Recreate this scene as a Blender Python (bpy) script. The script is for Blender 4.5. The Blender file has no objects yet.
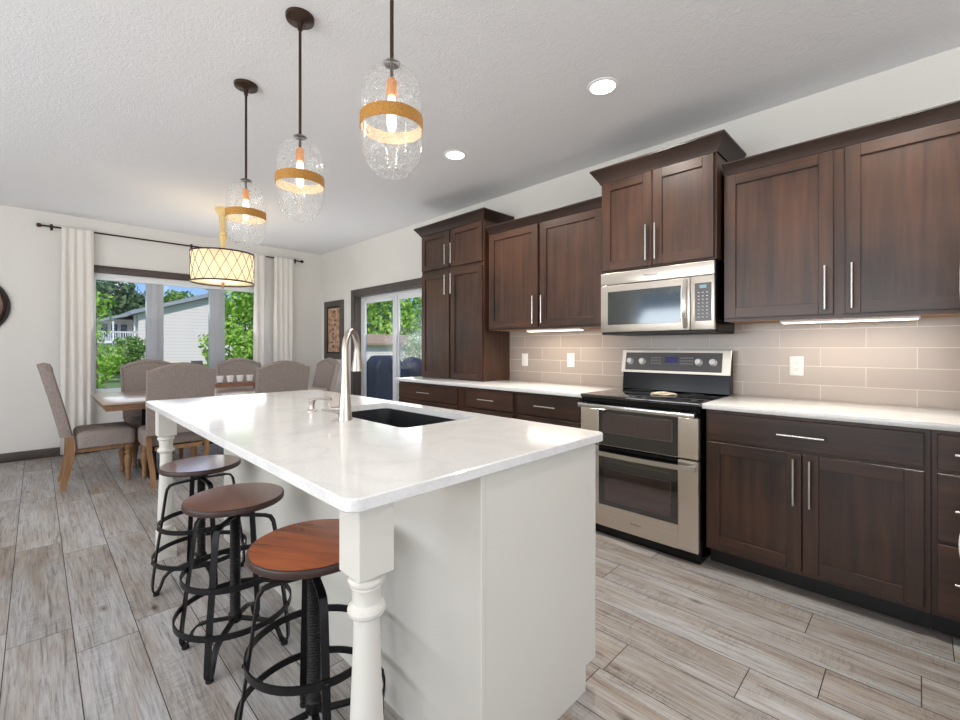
import bpy, bmesh, math, random
from mathutils import Vector, Matrix

random.seed(7)
C = bpy.context.scene.collection
SC = bpy.context.scene
R = math.radians
PI = math.pi

# ------------------------------------------------------------------ camera
cam_d = bpy.data.cameras.new('camera')
cam = bpy.data.objects.new('camera', cam_d)
C.objects.link(cam)
cam.location = (0, 0, 1.2262)
cam.rotation_euler = (R(90), 0, -0.7875)
cam_d.sensor_width = 36
cam_d.lens = 441.74 / 960 * 36
cam_d.shift_y = -(360 - 347.92) / 960
cam_d.clip_start = 0.02
cam_d.clip_end = 500
SC.camera = cam

# ------------------------------------------------------------------ world, sun, lights, exposure
SC.view_settings.view_transform = 'Standard'
SC.view_settings.look = 'None'
SC.view_settings.gamma = 1
SC.view_settings.use_curve_mapping = False
SC.view_settings.exposure = 0.0
SC.cycles.use_denoising = True
SC.cycles.max_bounces = 10
SC.cycles.diffuse_bounces = 5
SC.cycles.glossy_bounces = 5
SC.cycles.transparent_max_bounces = 16
SC.cycles.sample_clamp_indirect = 6
SC.cycles.caustics_reflective = False
SC.cycles.caustics_refractive = False

world = bpy.data.worlds.new('sky')
SC.world = world
world.use_nodes = True
wn = world.node_tree
wn.nodes.clear()
wo = wn.nodes.new('ShaderNodeOutputWorld')
bg = wn.nodes.new('ShaderNodeBackground')
sky = wn.nodes.new('ShaderNodeValToRGB')
e = sky.color_ramp.elements
e[0].position = .0; e[0].color = (.42, .40, .37, 1)
e[1].position = 1.0; e[1].color = (.12, .30, .80, 1)
for p_, c_ in ((.5, (.55, .56, .56, 1)), (.505, (.50, .72, 1.0, 1)), (.58, (.26, .52, .98, 1))):
    x_ = e.new(p_); x_.color = c_
tc = wn.nodes.new('ShaderNodeTexCoord')
nz = wn.nodes.new('ShaderNodeTexNoise')
nz.inputs['Scale'].default_value = 5.0
nz.inputs['Detail'].default_value = 6
nz.inputs['Distortion'].default_value = 0.6
rp = wn.nodes.new('ShaderNodeValToRGB')
rp.color_ramp.elements[0].position = 0.53
rp.color_ramp.elements[1].position = 0.64
mxw = wn.nodes.new('ShaderNodeMixRGB')
mxw.inputs['Color2'].default_value = (1.05, 1.06, 1.08, 1)
wn.links.new(tc.outputs['Generated'], nz.inputs['Vector'])
wn.links.new(nz.outputs['Fac'], rp.inputs['Fac'])
wn.links.new(rp.outputs['Color'], mxw.inputs['Fac'])
sepw = wn.nodes.new('ShaderNodeSeparateXYZ')
hgt = wn.nodes.new('ShaderNodeMath'); hgt.operation = 'MULTIPLY_ADD'; hgt.inputs[1].default_value = .5; hgt.inputs[2].default_value = .5
wn.links.new(tc.outputs['Generated'], sepw.inputs[0]); wn.links.new(sepw.outputs['Z'], hgt.inputs[0]); wn.links.new(hgt.outputs[0], sky.inputs['Fac'])
wn.links.new(sky.outputs['Color'], mxw.inputs['Color1'])
wn.links.new(mxw.outputs['Color'], bg.inputs['Color'])
wn.links.new(bg.outputs['Background'], wo.inputs['Surface'])
bg.inputs['Strength'].default_value = 1.0

def light(name, kind, loc, rot, energy, color=(1, 1, 1), **kw):
    d = bpy.data.lights.new(name, kind)
    d.energy = energy
    d.color = color
    for k, v in kw.items():
        setattr(d, k, v)
    o = bpy.data.objects.new(name, d)
    C.objects.link(o)
    o.location = loc
    o.rotation_euler = rot
    return o

light('sun', 'SUN', (0, 0, 30), (R(42), 0, R(-28)), 3.6, (1, .97, .93), angle=R(1.0))
# fill lights added at made-up windows in the unseen left and back walls
light('fill_light_left', 'AREA', (-3.6, 2.0, 1.45), (0, R(-140), 0), 190, (0.95, 0.98, 1.0), shape='RECTANGLE', size=2.1, size_y=5.2)
light('fill_light_back', 'AREA', (-0.6, -3.2, 1.45), (R(140), 0, 0), 105, (0.97, 0.985, 1.0), shape='RECTANGLE', size=4.6, size_y=2.1)
# daylight at the dining window and the sliding door
light('daylight_dining_window', 'AREA', (1.43, 6.80, 1.35), (R(-125), 0, 0), 11, (0.97, 0.985, 1.0), shape='RECTANGLE', size=1.9, size_y=1.2)
light('daylight_sliding_door', 'AREA', (3.20, 4.97, 1.1), (0, R(122), 0), 13, (0.97, 0.985, 1.0), shape='RECTANGLE', size=1.6, size_y=1.6)

# ------------------------------------------------------------------ materials
def newmat(name):
    m = bpy.data.materials.new(name)
    m.use_nodes = True
    return m, m.node_tree, m.node_tree.nodes['Principled BSDF']

def srgb(r, g, b):
    def f(c):
        c /= 255
        return c / 12.92 if c <= .04045 else ((c + .055) / 1.055) ** 2.4
    return (f(r), f(g), f(b), 1)

def plain(name, col, rough=.5, metal=0, bump=0, bscale=200, spec=.5, coat=0, emit=None, es=0, var=0.0, vscale=4):
    m, t, b = newmat(name)
    b.inputs['Base Color'].default_value = col
    b.inputs['Roughness'].default_value = rough
    b.inputs['Metallic'].default_value = metal
    b.inputs['Specular IOR Level'].default_value = spec
    b.inputs['Coat Weight'].default_value = coat
    if emit:
        b.inputs['Emission Color'].default_value = emit
        b.inputs['Emission Strength'].default_value = es
    if bump or var:
        co = t.nodes.new('ShaderNodeTexCoord')
        n = t.nodes.new('ShaderNodeTexNoise')
        n.inputs['Scale'].default_value = bscale if bump else vscale
        n.inputs['Detail'].default_value = 4
        t.links.new(co.outputs['Object'], n.inputs['Vector'])
        if bump:
            bp = t.nodes.new('ShaderNodeBump')
            bp.inputs['Strength'].default_value = bump
            bp.inputs['Distance'].default_value = 0.002
            t.links.new(n.outputs['Fac'], bp.inputs['Height'])
            t.links.new(bp.outputs['Normal'], b.inputs['Normal'])
        if var:
            n2 = t.nodes.new('ShaderNodeTexNoise')
            n2.inputs['Scale'].default_value = vscale
            n2.inputs['Detail'].default_value = 5
            t.links.new(co.outputs['Object'], n2.inputs['Vector'])
            mx = t.nodes.new('ShaderNodeMixRGB')
            mx.inputs['Color1'].default_value = tuple(c * (1 - var) for c in col[:3]) + (1,)
            mx.inputs['Color2'].default_value = tuple(min(1, c * (1 + var)) for c in col[:3]) + (1,)
            t.links.new(n2.outputs['Fac'], mx.inputs['Fac'])
            t.links.new(mx.outputs['Color'], b.inputs['Base Color'])
    return m

def wood(name, dark, light_, axis='z', scale=1.0, rough=.35, coat=.0, streak=26, lo=.3, hi=.72, bump=.15):
    """stretched noise grain running along one object axis"""
    m, t, b = newmat(name)
    N, L = t.nodes.new, t.links.new
    co = N('ShaderNodeTexCoord')
    oi = N('ShaderNodeObjectInfo')
    ad = N('ShaderNodeVectorMath'); ad.operation = 'ADD'
    sc = N('ShaderNodeVectorMath'); sc.operation = 'SCALE'; sc.inputs['Scale'].default_value = 0
    cmb = N('ShaderNodeCombineXYZ')
    mu = N('ShaderNodeMath'); mu.operation = 'MULTIPLY'; mu.inputs[1].default_value = 13
    L(oi.outputs['Random'], mu.inputs[0])
    for k in range(3):
        L(mu.outputs[0], cmb.inputs[k])
    L(co.outputs['Object'], ad.inputs[0]); L(cmb.outputs[0], ad.inputs[1])
    mp = N('ShaderNodeMapping')
    s = [streak * scale] * 3
    s['xyz'.index(axis)] = 1.6 * scale
    mp.inputs['Scale'].default_value = s
    L(ad.outputs[0], mp.inputs['Vector'])
    n1 = N('ShaderNodeTexNoise'); n1.inputs['Scale'].default_value = 1.0; n1.inputs['Detail'].default_value = 6
    n1.inputs['Distortion'].default_value = .6; n1.inputs['Roughness'].default_value = .6
    L(mp.outputs[0], n1.inputs['Vector'])
    n2 = N('ShaderNodeTexNoise'); n2.inputs['Scale'].default_value = 2.2 * scale; n2.inputs['Detail'].default_value = 3
    L(ad.outputs[0], n2.inputs['Vector'])
    m3 = N('ShaderNodeMath'); m3.operation = 'MULTIPLY_ADD'; m3.inputs[1].default_value = .55
    m4 = N('ShaderNodeMath'); m4.operation = 'MULTIPLY'; m4.inputs[1].default_value = .45
    L(n2.outputs['Fac'], m4.inputs[0]); L(n1.outputs['Fac'], m3.inputs[0]); L(m4.outputs[0], m3.inputs[2])
    cr = N('ShaderNodeValToRGB')
    cr.color_ramp.elements[0].position = lo; cr.color_ramp.elements[0].color = dark
    cr.color_ramp.elements[1].position = hi; cr.color_ramp.elements[1].color = light_
    L(m3.outputs[0], cr.inputs['Fac']); L(cr.outputs['Color'], b.inputs['Base Color'])
    b.inputs['Roughness'].default_value = rough
    b.inputs['Coat Weight'].default_value = coat
    b.inputs['Coat Roughness'].default_value = .15
    bp = N('ShaderNodeBump'); bp.inputs['Strength'].default_value = bump; bp.inputs['Distance'].default_value = .001
    L(n1.outputs['Fac'], bp.inputs['Height']); L(bp.outputs['Normal'], b.inputs['Normal'])
    return m

M = {}
M['wall'] = plain('wall_paint', srgb(232, 229, 223), .85, bump=.25, bscale=350, spec=.2)
M['white'] = plain('white_paint', srgb(216, 213, 204), .42, spec=.4, var=.02, vscale=3)
M['vinyl'] = plain('white_vinyl', srgb(232, 234, 236), .4)
M['mullion'] = plain('grey_vinyl_mullion', srgb(180, 183, 188), .45)
M['black'] = plain('black_paint', srgb(18, 17, 17), .5)
M['blackglass'] = plain('black_glass', srgb(12, 13, 15), .05, spec=1.0, coat=1.0)
M['ovenwindow'] = plain('coated_oven_glass', (.20, .17, .18, 1), .06, metal=1)
M['mwwindow'] = plain('microwave_glass', (.13, .14, .145, 1), .08, metal=1)
M['blackgloss'] = plain('black_enamel', srgb(14, 15, 16), .16, spec=.3)
M['iron'] = plain('black_iron', srgb(34, 33, 34), .42, metal=.6, bump=.4, bscale=90, var=.35, vscale=30)
M['rubber'] = plain('black_rubber', srgb(16, 16, 16), .8)
M['bronze'] = plain('oil_rubbed_bronze', srgb(72, 54, 46), .35, metal=.7)
M['nickel'] = plain('brushed_nickel', srgb(196, 188, 178), .28, metal=1, var=.05, vscale=60)
M['chrome'] = plain('bright_handle_metal', srgb(214, 212, 208), .22, metal=1)
M['outlet'] = plain('outlet_plastic', srgb(240, 239, 235), .4)
M['dot'] = plain('socket_slot', srgb(70, 68, 66), .6)
M['linen'] = plain('curtain_linen', srgb(236, 231, 224), .9, bump=.3, bscale=500, spec=.1)
M['lampwhite'] = plain('fixture_white', srgb(245, 245, 245), .5)
M['trimdark'] = wood('dark_stained_trim', srgb(48, 41, 38), srgb(82, 70, 64), 'y', 1, .4)
M['trimdarkx'] = wood('dark_stained_header', srgb(58, 48, 44), srgb(96, 82, 74), 'x', 1, .4)
M['doortrim'] = wood('weathered_dark_casing', srgb(60, 54, 50), srgb(98, 90, 84), 'z', 1, .5)
M['canglow'] = plain('recessed_lamp_glow', (1, 1, 1, 1), .5, emit=(1, .97, .92, 1), es=9)
M['ucglow'] = plain('under_cabinet_glow', (1, 1, 1, 1), .5, emit=(1, .9, .76, 1), es=4)
M['display_blue'] = plain('oven_display', srgb(20, 20, 60), .2, emit=srgb(40, 40, 130), es=.35)
M['display_cyan'] = plain('microwave_display', srgb(80, 100, 110), .2, emit=srgb(170, 210, 215), es=.45)
M['keys'] = plain('key_marks', srgb(190, 192, 196), .5)
M['greypanel'] = plain('control_panel_grey', srgb(84, 82, 82), .25)
M['knobwhite'] = plain('knob_silver', srgb(226, 226, 226), .25, metal=.3)
M['logo'] = plain('logo_grey', srgb(120, 116, 112), .3, metal=.5)
M['sink'] = plain('black_composite', srgb(30, 31, 34), .42, bump=.3, bscale=600)
M['cream'] = plain('cream_ceramic', srgb(225, 208, 180), .35)
M['yellowwood'] = plain('cream_yellow_stem', srgb(228, 200, 140), .5, var=.2, vscale=20)
M['burlap'] = plain('gold_woven_band', srgb(176, 124, 52), .7, bump=1.0, bscale=260, var=.8, vscale=170)
M['bandinner'] = plain('band_lining', srgb(235, 215, 180), .8)
M['copper'] = plain('copper_socket', srgb(196, 130, 76), .35, metal=.7, emit=srgb(255, 170, 90), es=.25)
M['bulb'] = plain('bulb_glow', (1, .9, .7, 1), .3, emit=(1, .80, .55, 1), es=3)
M['nail'] = plain('nailhead', srgb(96, 86, 78), .35, metal=.9)
M['grass'] = plain('lawn', srgb(98, 118, 62), .95, var=.35, vscale=3)
M['deck'] = wood('deck_boards', srgb(120, 110, 100), srgb(165, 152, 140), 'y', 1, .8)
M['roofgrey'] = plain('roof_grey', srgb(150, 156, 166), .9, var=.1, vscale=5)
M['rooftan'] = plain('roof_tan', srgb(150, 128, 108), .9, var=.15, vscale=6)
M['houseglass'] = plain('dark_window', srgb(60, 72, 90), .2)
M['bluecover'] = plain('blue_grill_cover', srgb(15, 24, 44), .6, var=.3, vscale=6)
M['bark'] = plain('bark', srgb(104, 90, 76), .95, var=.3, vscale=15)
M['mirror'] = plain('mirror_glass', srgb(220, 214, 196), .08, metal=1)
M['cupwhite'] = plain('frosted_cup', srgb(238, 238, 236), .35)
M['twine'] = plain('dark_stand', srgb(52, 44, 40), .5)

# cabinet stains: vertical grain and horizontal grain
CD, CL = srgb(30, 18, 13), srgb(84, 54, 37)
M['cabv'] = wood('cabinet_stain_vertical', CD, CL, 'z', .9, .36, .1, lo=.34, hi=.68)
M['cabh'] = wood('cabinet_stain_horizontal', CD, CL, 'y', .9, .36, .1, lo=.34, hi=.68)
M['cabin'] = plain('cabinet_reveal', srgb(24, 16, 14), .6)
M['cabunder'] = plain('cabinet_underside', srgb(150, 112, 78), .6)
M['cabcrown'] = wood('cabinet_stain_crown', srgb(30, 19, 15), srgb(60, 40, 31), 'y', .9, .4, 0)
M['oak'] = wood('dining_oak', srgb(118, 84, 54), srgb(168, 128, 88), 'z', 1, .5)
M['oaklight'] = wood('pale_oak_leg', srgb(150, 122, 92), srgb(190, 164, 132), 'z', 1, .5)
M['tabletop'] = wood('dining_top', srgb(132, 112, 98), srgb(186, 172, 160), 'x', .8, .28, .3, streak=18)
M['tableedge'] = wood('dining_edge', srgb(96, 66, 42), srgb(160, 118, 78), 'x', 1, .45)
M['tray'] = wood('tray_wood', srgb(120, 78, 56), srgb(176, 130, 104), 'x', 1, .5)
M['seatred'] = wood('seat_red_brown', srgb(88, 30, 6), srgb(214, 108, 34), 'y', 1.2, .2, .5, streak=22, lo=.3, hi=.75, bump=.4)
M['seatbrown'] = wood('seat_brown', srgb(58, 28, 18), srgb(156, 78, 46), 'x', 1.2, .14, .8, streak=22, lo=.3, hi=.75, bump=.5)
M['seatedge'] = plain('seat_edge_dark', srgb(52, 30, 20), .4, var=.5, vscale=25)

def fabric(name, c1, c2):
    m, t, b = newmat(name)
    N, L = t.nodes.new, t.links.new
    co = N('ShaderNodeTexCoord')
    n = N('ShaderNodeTexNoise'); n.inputs['Scale'].default_value = 260; n.inputs['Detail'].default_value = 3
    mp = N('ShaderNodeMapping'); mp.inputs['Scale'].default_value = (1, 1, .35)
    L(co.outputs['Object'], mp.inputs['Vector']); L(mp.outputs[0], n.inputs['Vector'])
    cr = N('ShaderNodeValToRGB')
    cr.color_ramp.elements[0].position = .35; cr.color_ramp.elements[0].color = c1
    cr.color_ramp.elements[1].position = .65; cr.color_ramp.elements[1].color = c2
    L(n.outputs['Fac'], cr.inputs['Fac']); L(cr.outputs['Color'], b.inputs['Base Color'])
    b.inputs['Roughness'].default_value = .95
    b.inputs['Specular IOR Level'].default_value = .15
    bp = N('ShaderNodeBump'); bp.inputs['Strength'].default_value = .35; bp.inputs['Distance'].default_value = .001
    L(n.outputs['Fac'], bp.inputs['Height']); L(bp.outputs['Normal'], b.inputs['Normal'])
    return m
M['fabric'] = fabric('taupe_linen', srgb(132, 120, 114), srgb(164, 152, 145))
M['fabriclight'] = fabric('beige_linen', srgb(176, 166, 156), srgb(204, 195, 185))

# quartz
def quartz():
    m, t, b = newmat('white_quartz')
    N, L = t.nodes.new, t.links.new
    co = N('ShaderNodeTexCoord')
    n = N('ShaderNodeTexNoise'); n.inputs['Scale'].default_value = 2.5; n.inputs['Detail'].default_value = 8; n.inputs['Distortion'].default_value = 1.6
    L(co.outputs['Object'], n.inputs['Vector'])
    cr = N('ShaderNodeValToRGB')
    e = cr.color_ramp.elements
    e[0].position = .44; e[0].color = srgb(232, 231, 229)
    e[1].position = .56; e[1].color = srgb(232, 231, 229)
    x = e.new(.50); x.color = srgb(225, 224, 222)
    n2 = N('ShaderNodeTexNoise'); n2.inputs['Scale'].default_value = 140; n2.inputs['Detail'].default_value = 2
    L(co.outputs['Object'], n2.inputs['Vector'])
    mx = N('ShaderNodeMixRGB'); mx.blend_type = 'MULTIPLY'
    cr2 = N('ShaderNodeValToRGB'); cr2.color_ramp.elements[0].position = .3; cr2.color_ramp.elements[0].color = (.93, .93, .93, 1)
    cr2.color_ramp.elements[1].position = .6; cr2.color_ramp.elements[1].color = (1, 1, 1, 1)
    mx.inputs['Fac'].default_value = 1
    L(n2.outputs['Fac'], cr2.inputs['Fac']); L(n.outputs['Fac'], cr.inputs['Fac'])
    L(cr.outputs['Color'], mx.inputs['Color1']); L(cr2.outputs['Color'], mx.inputs['Color2'])
    L(mx.outputs['Color'], b.inputs['Base Color'])
    b.inputs['Roughness'].default_value = .1
    b.inputs['Specular IOR Level'].default_value = .55
    return m
M['quartz'] = quartz()

def stainless():
    m, t, b = newmat('stainless_steel')
    N, L = t.nodes.new, t.links.new
    co = N('ShaderNodeTexCoord')
    mp = N('ShaderNodeMapping'); mp.inputs['Scale'].default_value = (3, 3, 260)
    n = N('ShaderNodeTexNoise'); n.inputs['Scale'].default_value = 1; n.inputs['Detail'].default_value = 3
    L(co.outputs['Object'], mp.inputs['Vector']); L(mp.outputs[0], n.inputs['Vector'])
    cr = N('ShaderNodeValToRGB')
    cr.color_ramp.elements[0].color = srgb(208, 200, 189); cr.color_ramp.elements[1].color = srgb(236, 228, 218)
    L(n.outputs['Fac'], cr.inputs['Fac']); L(cr.outputs['Color'], b.inputs['Base Color'])
    b.inputs['Metallic'].default_value = .95
    b.inputs['Roughness'].default_value = .3
    bp = N('ShaderNodeBump'); bp.inputs['Strength'].default_value = .08; bp.inputs['Distance'].default_value = .001
    L(n.outputs['Fac'], bp.inputs['Height']); L(bp.outputs['Normal'], b.inputs['Normal'])
    return m
M['steel'] = stainless()

def thin_glass(name, refl_ior, tint=(1, 1, 1, 1), seeded=False, edge=0.0):
    m = bpy.data.materials.new(name); m.use_nodes = True
    t = m.node_tree; t.nodes.clear(); N, L = t.nodes.new, t.links.new
    out = N('ShaderNodeOutputMaterial'); mix = N('ShaderNodeMixShader'); tr = N('ShaderNodeBsdfTransparent'); gl = N('ShaderNodeBsdfGlossy')
    fr = N('ShaderNodeFresnel'); ge = N('ShaderNodeNewGeometry'); im = N('ShaderNodeMix')   # same reflectance from both sides of the thin sheet
    im.inputs[2].default_value = refl_ior; im.inputs[3].default_value = 1 / refl_ior
    L(ge.outputs['Backfacing'], im.inputs[0]); L(im.outputs[0], fr.inputs['IOR'])
    tr.inputs['Color'].default_value = tint; gl.inputs['Roughness'].default_value = .02
    fac = fr.outputs[0]
    if seeded:
        co = N('ShaderNodeTexCoord'); v = N('ShaderNodeTexVoronoi'); v.inputs['Scale'].default_value = 110
        L(co.outputs['Object'], v.inputs['Vector'])
        cr = N('ShaderNodeValToRGB'); cr.color_ramp.elements[0].position = .0; cr.color_ramp.elements[0].color = (1, 1, 1, 1)
        cr.color_ramp.elements[1].position = .3; cr.color_ramp.elements[1].color = (0, 0, 0, 1)
        L(v.outputs['Distance'], cr.inputs['Fac'])
        bp = N('ShaderNodeBump'); bp.inputs['Strength'].default_value = .35; bp.inputs['Distance'].default_value = .002
        L(cr.outputs['Color'], bp.inputs['Height']); L(bp.outputs['Normal'], gl.inputs['Normal']); L(bp.outputs['Normal'], fr.inputs['Normal'])
    L(fac, mix.inputs[0]); L(tr.outputs[0], mix.inputs[1]); L(gl.outputs[0], mix.inputs[2]); last = mix
    if seeded:      # the bubbles scatter a little light
        df = N('ShaderNodeBsdfDiffuse'); df.inputs['Color'].default_value = (.95, .96, .97, 1)
        tl = N('ShaderNodeBsdfTranslucent'); tl.inputs['Color'].default_value = (.95, .96, .97, 1)
        ms = N('ShaderNodeMixShader'); ms.inputs[0].default_value = .5; L(df.outputs[0], ms.inputs[1]); L(tl.outputs[0], ms.inputs[2])
        ns = N('ShaderNodeTexNoise'); ns.inputs['Scale'].default_value = 170; ns.inputs['Detail'].default_value = 2; L(co.outputs['Object'], ns.inputs['Vector'])
        c2 = N('ShaderNodeValToRGB'); c2.color_ramp.elements[0].position = .45; c2.color_ramp.elements[0].color = (.03, .03, .03, 1)
        c2.color_ramp.elements[1].position = .68; c2.color_ramp.elements[1].color = (.28, .28, .28, 1); L(ns.outputs['Fac'], c2.inputs['Fac'])
        m2 = N('ShaderNodeMixShader'); L(c2.outputs['Color'], m2.inputs[0]); L(mix.outputs[0], m2.inputs[1]); L(ms.outputs[0], m2.inputs[2]); last = m2
    L(last.outputs[0], out.inputs['Surface'])
    return m
M['pane'] = thin_glass('window_pane_glass', 1.25)
M['seedglass'] = thin_glass('seeded_glass', 1.45, (.97, .975, .98, 1), True)

def shade_mat():
    m, t, b = newmat('drum_shade_linen')
    b.inputs['Base Color'].default_value = srgb(240, 224, 190)
    b.inputs['Roughness'].default_value = .9
    tl = t.nodes.new('ShaderNodeBsdfTranslucent'); tl.inputs['Color'].default_value = srgb(244, 232, 212)
    mx = t.nodes.new('ShaderNodeMixShader'); mx.inputs[0].default_value = .5
    out = t.nodes['Material Output']
    t.links.new(b.outputs[0], mx.inputs[1]); t.links.new(tl.outputs[0], mx.inputs[2]); t.links.new(mx.outputs[0], out.inputs['Surface'])
    return m
M['shade'] = shade_mat()

def tile_mat():
    m, t, b = newmat('taupe_subway_tile')
    N, L = t.nodes.new, t.links.new
    co = N('ShaderNodeTexCoord'); sp = N('ShaderNodeSeparateXYZ'); cb = N('ShaderNodeCombineXYZ')
    L(co.outputs['Object'], sp.inputs[0])
    # object coordinates are world coordinates here (origin of the slab is the world origin)
    a = N('ShaderNodeMath'); a.operation = 'ADD'; a.inputs[1].default_value = 0.409 * 10.5 - 0.214
    c = N('ShaderNodeMath'); c.operation = 'ADD'; c.inputs[1].default_value = 0.1115 * 12 - 1.2275
    L(sp.outputs['Y'], a.inputs[0]); L(sp.outputs['Z'], c.inputs[0]); L(a.outputs[0], cb.inputs[0]); L(c.outputs[0], cb.inputs[1])
    br = N('ShaderNodeTexBrick'); br.offset = .5; br.offset_frequency = 2
    br.inputs['Scale'].default_value = 1; br.inputs['Brick Width'].default_value = .409; br.inputs['Row Height'].default_value = .1115
    br.inputs['Mortar Size'].default_value = .0022; br.inputs['Mortar Smooth'].default_value = .1; br.inputs['Bias'].default_value = 0
    br.inputs['Color1'].default_value = srgb(168, 155, 146); br.inputs['Color2'].default_value = srgb(176, 164, 155)
    br.inputs['Mortar'].default_value = srgb(206, 198, 188)
    L(cb.outputs[0], br.inputs['Vector']); L(br.outputs['Color'], b.inputs['Base Color'])
    b.inputs['Roughness'].default_value = .22
    bp = N('ShaderNodeBump'); bp.invert = True; bp.inputs['Strength'].default_value = .5; bp.inputs['Distance'].default_value = .002
    L(br.outputs['Fac'], bp.inputs['Height']); L(bp.outputs['Normal'], b.inputs['Normal'])
    return m
M['tile'] = tile_mat()

def floor_mat():
    m, t, b = newmat('wood_look_tile_floor')
    N, L = t.nodes.new, t.links.new
    uv = N('ShaderNodeUVMap'); uv.uv_map = 'plank'          # u along plank in metres, v across in metres
    at = N('ShaderNodeAttribute'); at.attribute_name = 'rnd'
    sx = N('ShaderNodeSeparateColor'); L(at.outputs['Color'], sx.inputs[0])
    off = N('ShaderNodeVectorMath'); off.operation = 'SCALE'; off.inputs['Scale'].default_value = 37
    L(at.outputs['Vector'], off.inputs[0])
    add = N('ShaderNodeVectorMath'); add.operation = 'ADD'; L(uv.outputs[0], add.inputs[0]); L(off.outputs[0], add.inputs[1])
    def noise(scale, detail=5, dist=0., rough=.6):
        mp = N('ShaderNodeMapping'); mp.inputs['Scale'].default_value = scale
        n = N('ShaderNodeTexNoise'); n.inputs['Scale'].default_value = 1; n.inputs['Detail'].default_value = detail
        n.inputs['Distortion'].default_value = dist; n.inputs['Roughness'].default_value = rough
        L(add.outputs[0], mp.inputs['Vector']); L(mp.outputs[0], n.inputs['Vector']); return n
    def ramp(src, stops):
        cr = N('ShaderNodeValToRGB'); e = cr.color_ramp.elements
        while len(e) < len(stops): e.new(.5)
        for k, (p, c) in enumerate(stops): e[k].position = p; e[k].color = c
        L(src, cr.inputs['Fac']); return cr
    def mix(f, a, bb, blend='MIX'):
        mx = N('ShaderNodeMixRGB'); mx.blend_type = blend
        if isinstance(f, (int, float)): mx.inputs['Fac'].default_value = f
        else: L(f, mx.inputs['Fac'])
        for k, s in (('Color1', a), ('Color2', bb)):
            if isinstance(s, tuple): mx.inputs[k].default_value = s
            else: L(s, mx.inputs[k])
        return mx.outputs['Color']
    base = ramp(sx.outputs[0], [(0, srgb(142, 137, 133)), (.3, srgb(176, 172, 169)), (.6, srgb(186, 183, 181)), (.8, srgb(168, 157, 147)), (1, srgb(158, 131, 106))])
    blot = noise((1.3, 8, 1), 5, .8)
    cblot = ramp(blot.outputs['Fac'], [(.34, srgb(136, 116, 98)), (.46, srgb(166, 158, 151)), (.62, srgb(186, 188, 191))])
    col = mix(.5, base.outputs[0], cblot.outputs[0])
    fine = noise((5, 120, 1), 5, .8, .75)
    cf = ramp(fine.outputs['Fac'], [(.32, (.45, .44, .43, 1)), (.5, (1, 1, 1, 1))])
    col = mix(.7, col, cf.outputs[0], 'MULTIPLY')
    grain = noise((2.4, 48, 1), 7, 1.6, .72)
    cg = ramp(grain.outputs['Fac'], [(.34, (.34, .31, .29, 1)), (.44, (.78, .77, .76, 1)), (.6, (1.06, 1.06, 1.06, 1))])
    col = mix(.85, col, cg.outputs[0], 'MULTIPLY')
    cross = noise((95, 14, 1), 3, 1.5)
    cc = ramp(cross.outputs['Fac'], [(.38, (.66, .65, .64, 1)), (.52, (1, 1, 1, 1))])
    msk = noise((1.6, 6, 1), 2, 0)
    cm = ramp(msk.outputs['Fac'], [(.48, (0, 0, 0, 1)), (.6, (.75, .75, .75, 1))])
    col = mix(cm.outputs[0], col, mix(1.0, col, cc.outputs[0], 'MULTIPLY'))
    # a few knots
    mp = N('ShaderNodeMapping'); mp.inputs['Scale'].default_value = (2.2, 4.6, 1)
    vo = N('ShaderNodeTexVoronoi'); vo.inputs['Scale'].default_value = 1; L(add.outputs[0], mp.inputs['Vector']); L(mp.outputs[0], vo.inputs['Vector'])
    kn = ramp(vo.outputs['Distance'], [(.03, (1, 1, 1, 1)), (.05, (.5, .5, .5, 1)), (.11, (0, 0, 0, 1))])
    col = mix(kn.outputs[0], col, srgb(78, 64, 54))
    # joints: dark line at plank edges, from plank-local uv ('edge' map: metres to the nearest border)
    ue = N('ShaderNodeUVMap'); ue.uv_map = 'size'
    su = N('ShaderNodeSeparateXYZ'); L(ue.outputs[0], su.inputs[0])
    L(sx.outputs[0], b.inputs['Specular Tint']) if False else None
    L(col, b.inputs['Base Color'])
    rr = ramp(grain.outputs['Fac'], [(.3, (.5, .5, .5, 1)), (.7, (.34, .34, .34, 1))]); L(rr.outputs[0], b.inputs['Roughness'])
    b.inputs['Specular IOR Level'].default_value = .4
    bp = N('ShaderNodeBump'); bp.inputs['Strength'].default_value = .35; bp.inputs['Distance'].default_value = .0012
    L(grain.outputs['Fac'], bp.inputs['Height']); L(bp.outputs['Normal'], b.inputs['Normal'])
    return m
M['floor'] = floor_mat()
M['grout'] = plain('dark_grout', srgb(62, 54, 48), .9)

def ceiling_mat():
    m, t, b = newmat('textured_ceiling')
    N, L = t.nodes.new, t.links.new
    b.inputs['Base Color'].default_value = srgb(238, 238, 240); b.inputs['Roughness'].default_value = .9
    co = N('ShaderNodeTexCoord')
    v = N('ShaderNodeTexNoise'); v.inputs['Scale'].default_value = 38; v.inputs['Detail'].default_value = 4; v.inputs['Distortion'].default_value = 2.2
    L(co.outputs['Object'], v.inputs['Vector'])
    bp = N('ShaderNodeBump'); bp.inputs['Strength'].default_value = .55; bp.inputs['Distance'].default_value = .006
    L(v.outputs['Fac'], bp.inputs['Height']); L(bp.outputs['Normal'], b.inputs['Normal'])
    return m
M['ceiling'] = ceiling_mat()

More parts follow.
